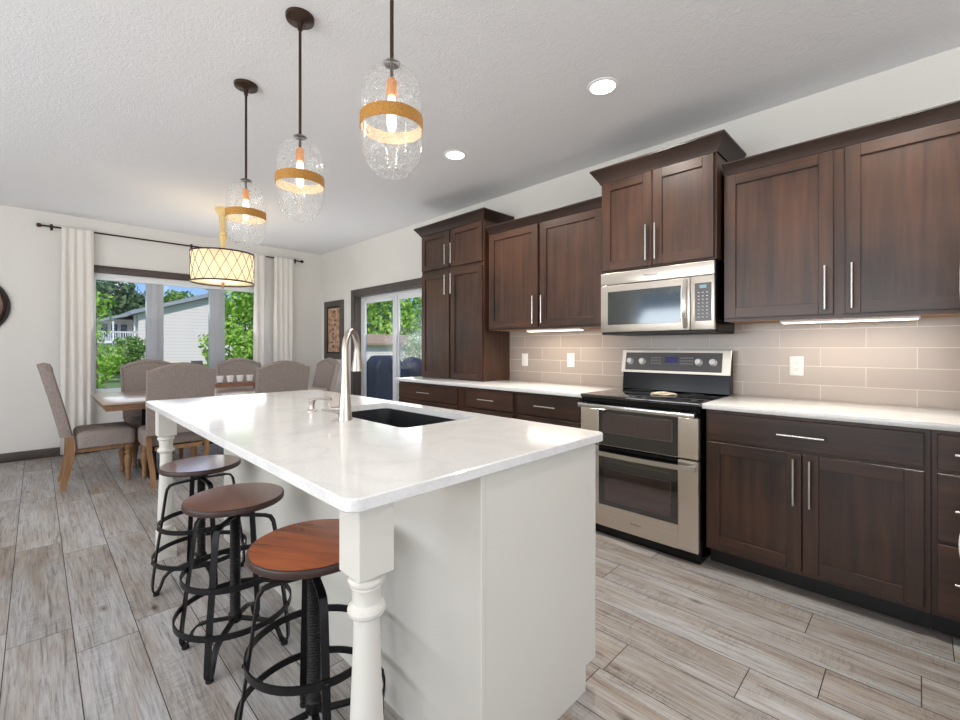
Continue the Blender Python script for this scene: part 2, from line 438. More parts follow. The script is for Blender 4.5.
def siding_mat():
    m, t, b = newmat('lap_siding')
    N, L = t.nodes.new, t.links.new
    co = N('ShaderNodeTexCoord'); sp = N('ShaderNodeSeparateXYZ'); L(co.outputs['Object'], sp.inputs[0])
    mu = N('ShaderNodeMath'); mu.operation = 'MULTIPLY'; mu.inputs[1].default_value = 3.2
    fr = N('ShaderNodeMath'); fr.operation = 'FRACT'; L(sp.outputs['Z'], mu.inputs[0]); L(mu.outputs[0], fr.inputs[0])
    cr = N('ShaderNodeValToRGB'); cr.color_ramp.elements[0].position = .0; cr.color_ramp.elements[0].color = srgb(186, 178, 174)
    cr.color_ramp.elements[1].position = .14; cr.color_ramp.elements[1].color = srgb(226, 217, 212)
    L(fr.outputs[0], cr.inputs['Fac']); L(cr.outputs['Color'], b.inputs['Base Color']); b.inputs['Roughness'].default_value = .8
    return m
M['siding'] = siding_mat()

def leaf_mat(name, c1, c2):
    m, t, b = newmat(name)
    N, L = t.nodes.new, t.links.new
    at = N('ShaderNodeAttribute'); at.attribute_name = 'rnd'
    cr = N('ShaderNodeValToRGB'); cr.color_ramp.elements[0].color = c1; cr.color_ramp.elements[1].color = c2
    L(at.outputs['Fac'], cr.inputs['Fac']); L(cr.outputs['Color'], b.inputs['Base Color']); b.inputs['Roughness'].default_value = .6
    tl = N('ShaderNodeBsdfTranslucent'); L(cr.outputs['Color'], tl.inputs['Color'])
    mx = N('ShaderNodeMixShader'); mx.inputs[0].default_value = .35; out = t.nodes['Material Output']
    L(b.outputs[0], mx.inputs[1]); L(tl.outputs[0], mx.inputs[2]); L(mx.outputs[0], out.inputs['Surface'])
    return m
M['leafbright'] = leaf_mat('bright_leaves', srgb(92, 150, 34), srgb(186, 222, 92))
M['leafmid'] = leaf_mat('mid_leaves', srgb(62, 108, 40), srgb(140, 178, 84))
M['leafdark'] = leaf_mat('dark_leaves', srgb(50, 84, 50), srgb(116, 146, 96))
M['blossom'] = leaf_mat('blossom', srgb(150, 180, 110), srgb(240, 236, 226))

def parchment():
    m, t, b = newmat('parchment_print')
    N, L = t.nodes.new, t.links.new
    co = N('ShaderNodeTexCoord'); n = N('ShaderNodeTexNoise'); n.inputs['Scale'].default_value = 14; n.inputs['Detail'].default_value = 6
    L(co.outputs['Object'], n.inputs['Vector'])
    cr = N('ShaderNodeValToRGB'); cr.color_ramp.elements[0].position = .35; cr.color_ramp.elements[0].color = srgb(150, 112, 84)
    cr.color_ramp.elements[1].position = .6; cr.color_ramp.elements[1].color = srgb(206, 172, 142)
    L(n.outputs['Fac'], cr.inputs['Fac']); L(cr.outputs['Color'], b.inputs['Base Color']); b.inputs['Roughness'].default_value = .8
    return m
M['parchment'] = parchment()

# ------------------------------------------------------------------ mesh builder
class MB:
    """collects shapes in one bmesh; build() links them as one object"""
    def __init__(s):
        s.bm = bmesh.new(); s.mats = []
    def mi(s, mat):
        if mat not in s.mats: s.mats.append(mat)
        return s.mats.index(mat)
    def _tag(s, faces, mat):
        k = s.mi(mat)
        for f in faces: f.material_index = k
    def box(s, x0, x1, y0, y1, z0, z1, mat, bevel=0, seg=2, mtx=None):
        b2 = bmesh.new()
        bmesh.ops.create_cube(b2, size=1)
        for v in b2.verts:
            v.co = Vector(((x0 + x1) / 2 + v.co.x * (x1 - x0), (y0 + y1) / 2 + v.co.y * (y1 - y0), (z0 + z1) / 2 + v.co.z * (z1 - z0)))
        if bevel:
            bmesh.ops.bevel(b2, geom=list(b2.edges), offset=bevel, segments=seg, profile=.5, affect='EDGES')
        if mtx is not None: bmesh.ops.transform(b2, matrix=mtx, verts=b2.verts)
        s.merge(b2, mat); return s
    def merge(s, b2, mat):
        k = s.mi(mat); vm = {}
        for v in b2.verts: vm[v] = s.bm.verts.new(v.co)
        for f in b2.faces:
            try:
                nf = s.bm.faces.new([vm[v] for v in f.verts]); nf.material_index = k
            except ValueError: pass
        b2.free()
    def lathe(s, prof, mat, c=(0, 0, 0), n=32, mtx=None, cap0=True, cap1=True):
        """prof = [(r, z)...] about the z axis through c"""
        b2 = bmesh.new(); rings = []
        for r, z in prof:
            rings.append([b2.verts.new((c[0] + r * math.cos(2 * PI * k / n), c[1] + r * math.sin(2 * PI * k / n), c[2] + z)) for k in range(n)])
        for a, b in zip(rings, rings[1:]):
            for k in range(n):
                b2.faces.new((a[k], a[(k + 1) % n], b[(k + 1) % n], b[k]))
        if cap0: b2.faces.new(rings[0][::-1])
        if cap1: b2.faces.new(rings[-1])
        if mtx is not None: bmesh.ops.transform(b2, matrix=mtx, verts=b2.verts)
        s.merge(b2, mat); return s
    def tube(s, pts, r, mat, n=10, closed=False, flat=None, up=None):
        """sweep along pts; r number or list; flat=(w,h) gives a rectangular bar, w along up x dir, h along up"""
        P = [Vector(p) for p in pts]; N_ = len(P); b2 = bmesh.new(); rings = []
        prevu = None
        for i, p in enumerate(P):
            if closed: t = (P[(i + 1) % N_] - P[i - 1])
            else: t = (P[min(i + 1, N_ - 1)] - P[max(i - 1, 0)])
            t.normalize()
            if up is not None:
                u = Vector(up(i, p) if callable(up) else up)
            else:
                u = prevu if prevu is not None else (Vector((0, 0, 1)) if abs(t.z) < .9 else Vector((1, 0, 0)))
            u = (u - t * u.dot(t))
            if u.length < 1e-5: u = Vector((1, 0, 0)) - t * t.x
            u.normalize(); prevu = u; w = t.cross(u)
            rr = r[i] if isinstance(r, (list, tuple)) else r
            if flat:
                a, h = flat[0] / 2, flat[1] / 2
                ring = [p + w * a + u * h, p - w * a + u * h, p - w * a - u * h, p + w * a - u * h]
            else:
                ring = [p + (u * math.cos(2 * PI * k / n) + w * math.sin(2 * PI * k / n)) * rr for k in range(n)]
            rings.append([b2.verts.new(q) for q in ring])
        m = len(rings[0])
        pairs = list(zip(rings, rings[1:])) + ([(rings[-1], rings[0])] if closed else [])
        for a, b in pairs:
            for k in range(m): b2.faces.new((a[k], a[(k + 1) % m], b[(k + 1) % m], b[k]))
        if not closed: b2.faces.new(rings[0][::-1]); b2.faces.new(rings[-1])
        bmesh.ops.recalc_face_normals(b2, faces=b2.faces)
        s.merge(b2, mat); return s
    def prism(s, poly, axis, a0, a1, mat, bevel=0, seg=2, mtx=None):
        """extrude polygon of 2D points (the two other axes in xyz order) from a0 to a1 on axis"""
        b2 = bmesh.new()
        def mk(p, a):
            q = [p[0], p[1]]; q.insert(axis, a); return Vector(q)
        A = [b2.verts.new(mk(p, a0)) for p in poly]; B = [b2.verts.new(mk(p, a1)) for p in poly]
        n = len(poly)
        b2.faces.new(A); b2.faces.new(B[::-1])
        for k in range(n): b2.faces.new((A[k], B[k], B[(k + 1) % n], A[(k + 1) % n]))
        bmesh.ops.recalc_face_normals(b2, faces=b2.faces)
        if bevel: bmesh.ops.bevel(b2, geom=list(b2.edges), offset=bevel, segments=seg, profile=.5, affect='EDGES')
        if mtx is not None: bmesh.ops.transform(b2, matrix=mtx, verts=b2.verts)
        s.merge(b2, mat); return s
    def grid(s, rows, mat, closed=False):
        """rows of points -> quads"""
        V = [[s.bm.verts.new(p) for p in row] for row in rows]; k = s.mi(mat)
        for a, b in zip(V, V[1:]):
            m = len(a)
            for i in range(m if closed else m - 1):
                f = s.bm.faces.new((a[i], a[(i + 1) % m], b[(i + 1) % m], b[i])); f.material_index = k
        return V
    def build(s, name, parent=None, loc=None, smooth=True, angle=35, origin=None):
        """origin: shift geometry so that this world point becomes the object's origin"""
        if origin is not None:
            bmesh.ops.translate(s.bm, vec=-Vector(origin), verts=s.bm.verts)
        me = bpy.data.meshes.new(name); s.bm.to_mesh(me); s.bm.free()
        for m in s.mats: me.materials.append(M[m] if isinstance(m, str) else m)
        if smooth:
            me.shade_smooth(); me.set_sharp_from_angle(angle=R(angle))
        o = bpy.data.objects.new(name, me); C.objects.link(o)
        if parent is not None: o.parent = parent
        if loc is not None: o.location = loc
        elif origin is not None and parent is None: o.location = origin
        return o

def tag(o, label, cat, group=None):
    o['label'] = label; o['category'] = cat
    if group: o['group'] = group
    return o
def thing(name, label, cat, loc=(0, 0, 0), rot=0, group=None):
    o = bpy.data.objects.new(name, None); C.objects.link(o)
    o.empty_display_size = .1
    o.location = loc; o.rotation_euler = (0, 0, rot)
    return tag(o, label, cat, group)
def struct(mb, name, **kw):
    o = mb.build(name, **kw)
    o['kind'] = 'structure'
    return o
def copy_tree(o, parent=None):
    c = o.copy(); C.objects.link(c)
    if parent is not None: c.parent = parent
    for ch in list(o.children): copy_tree(ch, c)
    return c
def part(mb, name, root, label=None, **kw):
    """geometry written in world coordinates, child of root (root unrotated)"""
    org = root
    off = Vector((0, 0, 0))
    while org is not None: off += Vector(org.location); org = org.parent
    bmesh.ops.translate(mb.bm, vec=-off, verts=mb.bm.verts)
    o = mb.build(name, parent=root, **kw)
    if label: o['label'] = label
    return o
def arc(c, r, a0, a1, n, plane='xz'):
    out = []
    for k in range(n + 1):
        a = a0 + (a1 - a0) * k / n
        p = [c[0], c[1], c[2]]
        i, j = {'xz': (0, 2), 'yz': (1, 2), 'xy': (0, 1)}[plane]
        p[i] += r * math.cos(a); p[j] += r * math.sin(a); out.append(tuple(p))
    return out
def text_mesh(name, s, size, mat, mtx, parent, depth=.0008, font_shear=0):
    cu = bpy.data.curves.new(name, 'FONT'); cu.body = s; cu.size = size; cu.extrude = depth; cu.align_x = 'CENTER'; cu.align_y = 'CENTER'; cu.shear = font_shear
    to = bpy.data.objects.new(name, cu); C.objects.link(to)
    dg = bpy.context.evaluated_depsgraph_get(); me = bpy.data.meshes.new_from_object(to.evaluated_get(dg))
    bpy.data.objects.remove(to); me.transform(mtx); me.materials.clear(); me.materials.append(M[mat])
    o = bpy.data.objects.new(name, me); C.objects.link(o); o.parent = parent
    return o

# ------------------------------------------------------------------ the room
XW, YF, ZC = 3.294, 6.937, 2.75
XL, YB = -3.9, -3.5
# floor: planks as faces of one mesh, dark grout bed below
def build_floor():
    W, LEN, X0 = .2018, 1.205, .112
    known = {-2: 2.78, -1: 2.63, 0: 2.40, 1: 2.50, 7: .855, 8: .462, 9: .254, 10: -.004, 11: .35, 12: -.096}
    bm = bmesh.new(); uvl = bm.loops.layers.uv.new('plank'); cl = bm.loops.layers.float_color.new('rnd')
    k0 = int(math.floor((XL - X0) / W)); k1 = int(math.ceil((XW - X0) / W))
    g = .0016
    rnd = random.Random(3)
    for k in range(k0, k1):
        x0, x1 = max(XL, X0 + k * W), min(XW + .0, X0 + (k + 1) * W)
        j = known.get(k, rnd.random() * LEN)
        n0 = math.floor((YB - j) / LEN)
        y = j + n0 * LEN
        while y < YF:
            ya, yb = max(YB, y), min(YF, y + LEN)
            c = (rnd.random(), rnd.random(), rnd.random(), 1)
            if yb - ya > .01:
                b0 = [bm.verts.new((px, py, 0)) for px, py in ((x0 + g, ya + g), (x1 - g, ya + g), (x1 - g, yb - g), (x0 + g, yb - g))]
                f = bm.faces.new(b0); f.material_index = 0
                for l in f.loops:
                    l[uvl].uv = (l.vert.co.y - y, l.vert.co.x - x0); l[cl] = c
            y += LEN
    # grout bed and slab
    z = -.0012
    v = [bm.verts.new(p) for p in ((XL, YB, z), (XW + .02, YB, z), (XW + .02, YF + .02, z), (XL, YF + .02, z))]
    f = bm.faces.new(v); f.material_index = 1
    w = [bm.verts.new((p.co.x, p.co.y, -.2)) for p in v]
    f = bm.faces.new(w[::-1]); f.material_index = 1
    for i in range(4):
        f = bm.faces.new((v[i], w[i], w[(i + 1) % 4], v[(i + 1) % 4])); f.material_index = 1
    me = bpy.data.meshes.new('floor'); bm.to_mesh(me); bm.free()
    me.materials.append(M['floor']); me.materials.append(M['grout'])
    o = bpy.data.objects.new('floor', me); C.objects.link(o); o['kind'] = 'structure'
build_floor()
mb = MB(); mb.box(XL - .15, XW + .15, YB - .15, YF + .15, ZC, ZC + .15, 'ceiling'); struct(mb, 'ceiling', smooth=False)

# walls with openings (thickness .13)
T = .13
WX0, WX1, WZ0, WZ1 = .42, 2.44, .66, 2.12       # dining window opening
DY0, DY1, DZ1 = 4.08, 5.86, 1.985               # sliding door opening
def wall_y(name, y0, y1, x0, x1, holes):
    mb = MB(); xs = sorted(holes)
    cur = x0
    for a, b, z0, z1 in xs:
        mb.box(cur, a, y0, y1, 0, ZC, 'wall')
        if z0 > 0: mb.box(a, b, y0, y1, 0, z0, 'wall')
        mb.box(a, b, y0, y1, z1, ZC, 'wall'); cur = b
    mb.box(cur, x1, y0, y1, 0, ZC, 'wall')
    return struct(mb, name, smooth=False)
def wall_x(name, x0, x1, y0, y1, holes):
    mb = MB(); cur = y0
    for a, b, z0, z1 in sorted(holes):
        mb.box(x0, x1, cur, a, 0, ZC, 'wall')
        if z0 > 0: mb.box(x0, x1, a, b, 0, z0, 'wall')
        mb.box(x0, x1, a, b, z1, ZC, 'wall'); cur = b
    mb.box(x0, x1, cur, y1, 0, ZC, 'wall')
    return struct(mb, name, smooth=False)
wall_y('wall_far', YF, YF + T, XL - T, XW + T, [(WX0, WX1, WZ0, WZ1)])
wall_x('wall_right', XW, XW + T, YB, YF, [(DY0, DY1, 0, DZ1)])
wall_x('wall_left', XL - T, XL, YB, YF, [(-.6, 4.6, .4, 2.5)])
wall_y('wall_back', YB - T, YB, XL - T, XW + T, [(-2.9, 1.7, .4, 2.5)])
# baseboards
mb = MB(); mb.box(XL, XW, YF - .016, YF, 0, .1, 'trimdarkx', .003); struct(mb, 'baseboard_far')
mb = MB(); mb.box(XW - .016, XW, 5.96, YF - .017, 0, .1, 'trimdark', .003); struct(mb, 'baseboard_right')
mb = MB(); mb.box(XL, XL + .016, YB, YF - .017, 0, .1, 'trimdark', .003); struct(mb, 'baseboard_left')
mb = MB(); mb.box(XL + .017, XW, YB, YB + .016, 0, .1, 'trimdarkx', .003); struct(mb, 'baseboard_back')

# dining window: header trim, frame, mullions, panes
mb = MB(); mb.box(WX0 - .09, WX1 - .06, YF - .02, YF, 2.12, 2.21, 'trimdarkx', .003); struct(mb, 'trim_1')
w1 = bpy.data.objects.new('window_1', None); C.objects.link(w1); w1.location = ((WX0 + WX1) / 2, YF, WZ0); w1['kind'] = 'structure'
fy0, fy1 = YF + .055, YF + .125
panes = [(.50, .99), (1.17, 1.70), (1.885, 2.385)]
mb = MB()
mb.box(WX0, WX1, fy0 - .05, fy1, WZ0, WZ0 + .07, 'vinyl', .004)
mb.box(WX0, WX1, fy0 - .05, fy1, 2.05, WZ1, 'vinyl', .004)
mb.box(WX0, .50, fy0 - .05, fy1, WZ0 + .07, 2.05, 'vinyl', .004)
mb.box(2.385, WX1, fy0 - .05, fy1, WZ0 + .07, 2.05, 'vinyl', .004)
part(mb, 'window_frame', w1)
for a, b in ((.99, 1.17), (1.70, 1.885)):
    mb = MB(); mb.box(a, b, fy0 - .01, fy1, WZ0 + .07, 2.05, 'mullion', .003)
    mb.box(a + .055, b - .055, fy0 - .018, fy0 - .01, WZ0 + .07, 2.05, 'mullion', .003)
    part(mb, 'mullion', w1)
for a, b in panes:
    mb = MB(); mb.box(a, b, fy0 + .03, fy0 + .036, WZ0 + .07, 2.05, 'pane'); part(mb, 'window_pane', w1, smooth=False)
mb = MB(); mb.box(WX0 - .02, WX1 + .02, YF - .03, YF + .005, WZ0 - .03, WZ0, 'vinyl', .003); part(mb, 'window_sill', w1)

# windows added in the unseen left and back walls to carry the fill lights
for nm, x0, x1, y0, y1 in (('added_window_left', XL - .08, XL - .04, -.6, 4.6), ('added_window_back', -2.9, 1.7, YB - .08, YB - .04)):
    mb = MB()
    if x1 - x0 < 1:
        mb.box(x0, x1, y0, y0 + .06, .4, 2.5, 'vinyl'); mb.box(x0, x1, y1 - .06, y1, .4, 2.5, 'vinyl')
        for k in (1, 2): mb.box(x0, x1, y0 + 5.2 * k / 3 - .04, y0 + 5.2 * k / 3 + .04, .4, 2.5, 'vinyl')
        mb.box(x0, x1, y0, y1, .4, .46, 'vinyl'); mb.box(x0, x1, y0, y1, 2.44, 2.5, 'vinyl')
        mb.box(x0 + .015, x0 + .02, y0, y1, .4, 2.5, 'pane')
    else:
        mb.box(x0, x0 + .06, y0, y1, .4, 2.5, 'vinyl'); mb.box(x1 - .06, x1, y0, y1, .4, 2.5, 'vinyl')
        for k in (1, 2): mb.box(x0 + 4.6 * k / 3 - .04, x0 + 4.6 * k / 3 + .04, y0, y1, .4, 2.5, 'vinyl')
        mb.box(x0, x1, y0, y1, .4, .46, 'vinyl'); mb.box(x0, x1, y0, y1, 2.44, 2.5, 'vinyl')
        mb.box(x0, x1, y0 + .015, y0 + .02, .4, 2.5, 'pane')
    struct(mb, nm, smooth=False)

# sliding glass door
mb = MB()
mb.box(XW - .018, XW, DY1, DY1 + .095, 0, DZ1 + .09, 'doortrim', .003)
mb.box(XW - .018, XW, DY0 - .095, DY0, 0, DZ1 + .09, 'doortrim', .003)
mb.box(XW - .018, XW, DY0, DY1, DZ1, DZ1 + .09, 'doortrim', .003)
mb.box(XW, XW + .09, DY1 - .014, DY1, 0, DZ1, 'doortrim')
mb.box(XW, XW + .09, DY0, DY0 + .014, 0, DZ1, 'doortrim')
mb.box(XW, XW + .09, DY0, DY1, DZ1 - .014, DZ1, 'doortrim')
struct(mb, 'trim_2')
d1 = bpy.data.objects.new('door_1', None); C.objects.link(d1); d1.location = (XW + .1, (DY0 + DY1) / 2, 0); d1['kind'] = 'structure'
mb = MB(); xa, xb = XW + .085, XW + .13
mb.box(xa, xb, DY0 + .014, DY0 + .05, 0, DZ1 - .014, 'vinyl', .003); mb.box(xa, xb, DY1 - .05, DY1 - .014, 0, DZ1 - .014, 'vinyl', .003)
mb.box(xa, xb, DY0 + .05, DY1 - .05, DZ1 - .05, DZ1 - .014, 'vinyl', .003); mb.box(xa, xb, DY0 + .05, DY1 - .05, 0, .04, 'vinyl', .003)
part(mb, 'door_frame', d1)
for y0, y1, x0 in ((4.95, 5.81, XW + .09), (4.13, 5.0, XW + .115)):
    mb = MB(); x1 = x0 + .022
    mb.box(x0, x1, y0, y0 + .08, .04, 1.935, 'vinyl', .003); mb.box(x0, x1, y1 - .08, y1, .04, 1.935, 'vinyl', .003)
    mb.box(x0, x1, y0 + .08, y1 - .08, 1.875, 1.935, 'vinyl', .003); mb.box(x0, x1, y0 + .08, y1 - .08, .04, .14, 'vinyl', .003)
    p = part(mb, 'door_leaf', d1)
    mb = MB(); mb.box(x0 + .008, x0 + .013, y0 + .08, y1 - .08, .14, 1.875, 'pane'); part(mb, 'door_glass', p, smooth=False)

# tile backsplash (slab kept at world origin so the pattern reads in world metres)
mb = MB()
mb.box(3.285, XW, -.6, 3.85, .914, 1.60, 'tile')
o = mb.build('tile_backsplash', smooth=False); o['kind'] = 'structure'

# ------------------------------------------------------------------ cabinets
def shaker(root, name, xf, y0, y1, z0, z1, th=.02, fw=.062, mv='cabv', mh='cabh', bev=.0015, side=-1):
    """door in plane x=xf facing -x (side=-1) or +x"""
    mb = MB(); xb = xf - side * th
    a, b = min(xf, xb), max(xf, xb)
    mb.box(a, b, y0, y0 + fw, z0, z1, mv, bev, 1); mb.box(a, b, y1 - fw, y1, z0, z1, mv, bev, 1)
    mb.box(a, b, y0 + fw, y1 - fw, z1 - fw, z1, mh, bev, 1); mb.box(a, b, y0 + fw, y1 - fw, z0, z0 + fw, mh, bev, 1)
    rec = .011
    if side < 0: mb.box(xf + rec, xb, y0 + fw - .001, y1 - fw + .001, z0 + fw - .001, z1 - fw + .001, mv)
    else: mb.box(xb, xf - rec, y0 + fw - .001, y1 - fw + .001, z0 + fw - .001, z1 - fw + .001, mv)
    return part(mb, name, root)
def bar_handle(parent, xf, y, z, length, vertical=True, r=.0058, side=-1):
    mb = MB(); xo = xf + side * .032; h = length / 2
    if vertical:
        mb.tube([(xo, y, z - h), (xo, y, z + h)], r, 'chrome', 12)
        for d in (-h * .7, h * .7): mb.tube([(xf, y, z + d), (xo, y, z + d)], .0045, 'chrome', 8)
    else:
        mb.tube([(xo, y - h, z), (xo, y + h, z)], r, 'chrome', 12)
        for d in (-h * .7, h * .7): mb.tube([(xf, y + d, z), (xo, y + d, z)], .0045, 'chrome', 8)
    return part(mb, 'handle', parent)
def crown(root, xf, y0, y1, z0, z1, out=.055, left=True, right=True, xback=3.2835):
    """mitred crown moulding: profile from (0,z0) out to (out,z1) at front and exposed ends"""
    prof = [(0, z0), (.008, z0), (.010, z0 + (z1 - z0) * .10), (out * .93, z0 + (z1 - z0) * .84), (out, z0 + (z1 - z0) * .88), (out, z1)]
    mb = MB(); rows = []
    for d, z in prof:
        ya = y0 - (d if right else 0); yb = y1 + (d if left else 0)
        row = []
        row.append((xback, ya, z)); row.append((xf - d, ya, z)); row.append((xf - d, yb, z)); row.append((xback, yb, z))
        rows.append(row)
    V = mb.grid(rows, 'cabcrown', closed=True)
    mb.bm.faces.new([v for v in V[-1]]); mb.bm.faces.new([v for v in V[0]][::-1])
    bmesh.ops.recalc_face_normals(mb.bm, faces=mb.bm.faces)
    return part(mb, 'crown_moulding', root, angle=25)

XBK = 3.2835
# right upper cabinet
XU = 2.965
r = thing('upper_cabinet', 'dark brown two-door wall cabinet right of the microwave, with long bar light beneath', 'cabinet', (XU, .3, 1.385))
mb = MB(); mb.box(XU, XBK, -.272, .8465, 1.40, 2.29, 'cabv', .001, 1)
mb.box(XU + .018, XW - .01, -.26, .835, 1.385, 1.40, 'cabunder'); mb.box(XU, XU + .018, -.272, .8465, 1.385, 1.40, 'cabh')
part(mb, 'cabinet_body', r)
crown(r, XU, -.272, .8465, 2.272, 2.338, .045, left=False, right=False)
d = shaker(r, 'door', XU - .02, .322, .842, 1.405, 2.265); bar_handle(d, XU - .02, .354, 1.545, .23)
d = shaker(r, 'door', XU - .02, -.248, .274, 1.405, 2.265); bar_handle(d, XU - .02, .245, 1.545, .23)
# microwave cabinet
XM = 2.89
r = thing('upper_cabinet', 'raised dark brown two-door wall cabinet directly above the microwave', 'cabinet', (XM, 1.25, 1.765))
mb = MB(); mb.box(XM, XBK, .866, 1.634, 1.765, 2.44, 'cabv', .001, 1); part(mb, 'cabinet_body', r)
crown(r, XM - .005, .866, 1.634, 2.405, 2.500, .06)
d = shaker(r, 'door', XM - .02, 1.257, 1.618, 1.775, 2.40); bar_handle(d, XM - .02, 1.287, 1.925, .235)
d = shaker(r, 'door', XM - .02, .880, 1.252, 1.775, 2.40); bar_handle(d, XM - .02, 1.225, 1.925, .235)
# middle upper
r = thing('upper_cabinet', 'dark brown two-door wall cabinet between microwave and countertop tower cabinet', 'cabinet', (XU, 2.24, 1.385))
mb = MB(); mb.box(XU, XBK, 1.650, 2.832, 1.40, 2.29, 'cabv', .001, 1)
mb.box(XU + .018, XW - .01, 1.66, 2.82, 1.385, 1.40, 'cabunder'); mb.box(XU, XU + .018, 1.650, 2.832, 1.385, 1.40, 'cabh')
part(mb, 'cabinet_body', r)
crown(r, XU, 1.650, 2.832, 2.272, 2.338, .045, left=False, right=False)
d = shaker(r, 'door', XU - .02, 1.662, 2.232, 1.405, 2.265); bar_handle(d, XU - .02, 2.200, 1.545, .23)
d = shaker(r, 'door', XU - .02, 2.258, 2.818, 1.405, 2.265); bar_handle(d, XU - .02, 2.290, 1.545, .23)
# tower on the counter
XT = 2.925
r = thing('tower_cabinet', 'dark brown four-door cabinet standing on the counter by the sliding door', 'cabinet', (XT, 3.3, .9145))
mb = MB(); mb.box(XT, XBK, 2.858, 3.79, .9145, 2.43, 'cabv', .001, 1); part(mb, 'cabinet_body', r)
crown(r, XT - .005, 2.858, 3.79, 2.412, 2.500, .062)
for (a, b, hy) in ((2.872, 3.305, 3.275), (3.335, 3.775, 3.365)):
    d = shaker(r, 'door', XT - .02, a, b, 2.035, 2.405, fw=.055); bar_handle(d, XT - .02, hy, 2.16, .2)
    d = shaker(r, 'door', XT - .02, a, b, .925, 1.995, fw=.055); bar_handle(d, XT - .02, hy, 1.86, .2)

# base cabinets
XB = 2.675
def drawer(root, y0, y1, z0, z1, hl=.17, hz=None):
    mb = MB(); mb.box(XB - .02, XB, y0, y1, z0, z1, 'cabh', .002, 1); d = part(mb, 'drawer', root)
    bar_handle(d, XB - .02, (y0 + y1) / 2, hz or (z0 + z1) / 2, hl, False); return d
def base_body(root, y0, y1):
    mb = MB(); mb.box(XB, XBK, y0, y1, .1, .883, 'cabv', .001, 1); part(mb, 'cabinet_body', root)
    mb = MB(); mb.box(XB + .075, XBK, y0, y1, 0, .1, 'black'); part(mb, 'toe_kick', root, 'black toe kick')
r = thing('base_cabinet', 'dark brown base cabinet with wide drawer over two doors, right of the range', 'cabinet', (XB, .41, 0))
base_body(r, -.033, .857)
drawer(r, -.013, .843, .718, .865, .19)
d = shaker(r, 'door', XB - .02, .413, .843, .125, .702); bar_handle(d, XB - .02, .443, .565, .23)
d = shaker(r, 'door', XB - .02, -.013, .407, .125, .702); bar_handle(d, XB - .02, .378, .565, .23)
r = thing('base_cabinet', 'dark brown base cabinet of three stacked drawers at the right edge of view', 'cabinet', (XB, -.3, 0))
base_body(r, -.55, -.034)
for z0, z1 in ((.718, .865), (.425, .702), (.125, .409)): drawer(r, -.45, -.052, z0, z1, .3, (z0 + z1) / 2 + (.0 if z1 > .8 else 0))
for lab, y0, y1, a, b, hl in (('dark brown base cabinet with one drawer, immediately left of the range', 1.645, 2.252, 1.668, 2.23, .19),
                              ('dark brown base cabinet between the range-side cabinet and the tower end', 2.254, 2.862, 2.28, 2.822, .19),
                              ('dark brown base cabinet under the tower, nearest the sliding door', 2.864, 3.86, 2.94, 3.837, .2)):
    r = thing('base_cabinet', lab, 'cabinet', (XB, (y0 + y1) / 2, 0))
    base_body(r, y0, y1)
    drawer(r, a, b, .718, .865, hl)
    if b - a > .7:
        m_ = (a + b) / 2
        d = shaker(r, 'door', XB - .02, a, m_ - .003, .125, .702); bar_handle(d, XB - .02, m_ - .035, .565, .2)
        d = shaker(r, 'door', XB - .02, m_ + .003, b, .125, .702); bar_handle(d, XB - .02, m_ + .035, .565, .2)
    else:
        d = shaker(r, 'door', XB - .02, a, b, .125, .702); bar_handle(d, XB - .02, a + .03, .565, .2)
# countertops
for lab, y0, y1 in (('white quartz counter running from the range to the right edge', -.56, .872), ('white quartz counter between the range and the sliding door', 1.640, 3.885)):
    mb = MB(); mb.box(2.646, 3.2845, y0, y1, .884, .914, 'quartz', .003, 2)
    o = mb.build('countertop', origin=(2.646, (y0 + y1) / 2, .884)); tag(o, lab, 'countertop')

# under cabinet bar lights
for lab, y0, y1 in (('long bar light under the right wall cabinet', -.004, .572), ('bar light under the wall cabinet left of the microwave', 1.90, 2.44)):
    r = thing('bar_light', lab, 'light', (3.06, (y0 + y1) / 2, 1.36))
    mb = MB(); mb.box(3.02, 3.10, y0, y1, 1.3705, 1.3845, 'lampwhite', .003); part(mb, 'fixture', r)
    mb = MB(); mb.box(3.03, 3.09, y0 + .01, y1 - .01, 1.366, 1.3704, 'ucglow'); part(mb, 'diffuser', r)
    light('bar_light_glow', 'AREA', (3.06, (y0 + y1) / 2, 1.362), (0, 0, 0), 1.8, (1, .86, .68), shape='RECTANGLE', size=.05, size_y=y1 - y0)

# outlets and switches
def plate(name, lab, cat, y, z, group=None, switch=False):
    r = thing(name, lab, cat, (3.285, y, z), 0, group)
    mb = MB(); mb.box(3.279, 3.2848, y - .036, y + .036, z - .059, z + .059, 'outlet', .003); part(mb, 'cover_plate', r)
    if switch:
        mb = MB(); mb.box(3.2755, 3.279, y - .016, y + .016, z - .034, z + .034, 'outlet', .0015); part(mb, 'rocker', r)
    else:
        for dz in (-.02, .02):
            mb = MB(); mb.lathe([(.0165, 0), (.0165, .0015)], 'outlet', n=20, mtx=Matrix.Translation((3.279, y, z + dz)) @ Matrix.Rotation(-PI / 2, 4, 'Y'))
            mb.box(3.2765, 3.2776, y - .008, y - .006, z + dz - .004, z + dz + .006, 'dot'); mb.box(3.2765, 3.2776, y + .006, y + .008, z + dz - .004, z + dz + .006, 'dot')
            mb.box(3.2765, 3.2776, y - .002, y + .002, z + dz - .011, z + dz - .007, 'dot'); part(mb, 'socket', r)
plate('wall_outlet', 'white outlet on the tiles right of the range', 'outlet', .535, 1.116)
plate('wall_outlet', 'white outlet on the tiles nearest the left side of the range', 'outlet', 2.153, 1.12)
plate('light_switch', 'white switch plate on the tiles next to the tower cabinet', 'switch', 2.665, 1.115, switch=True)

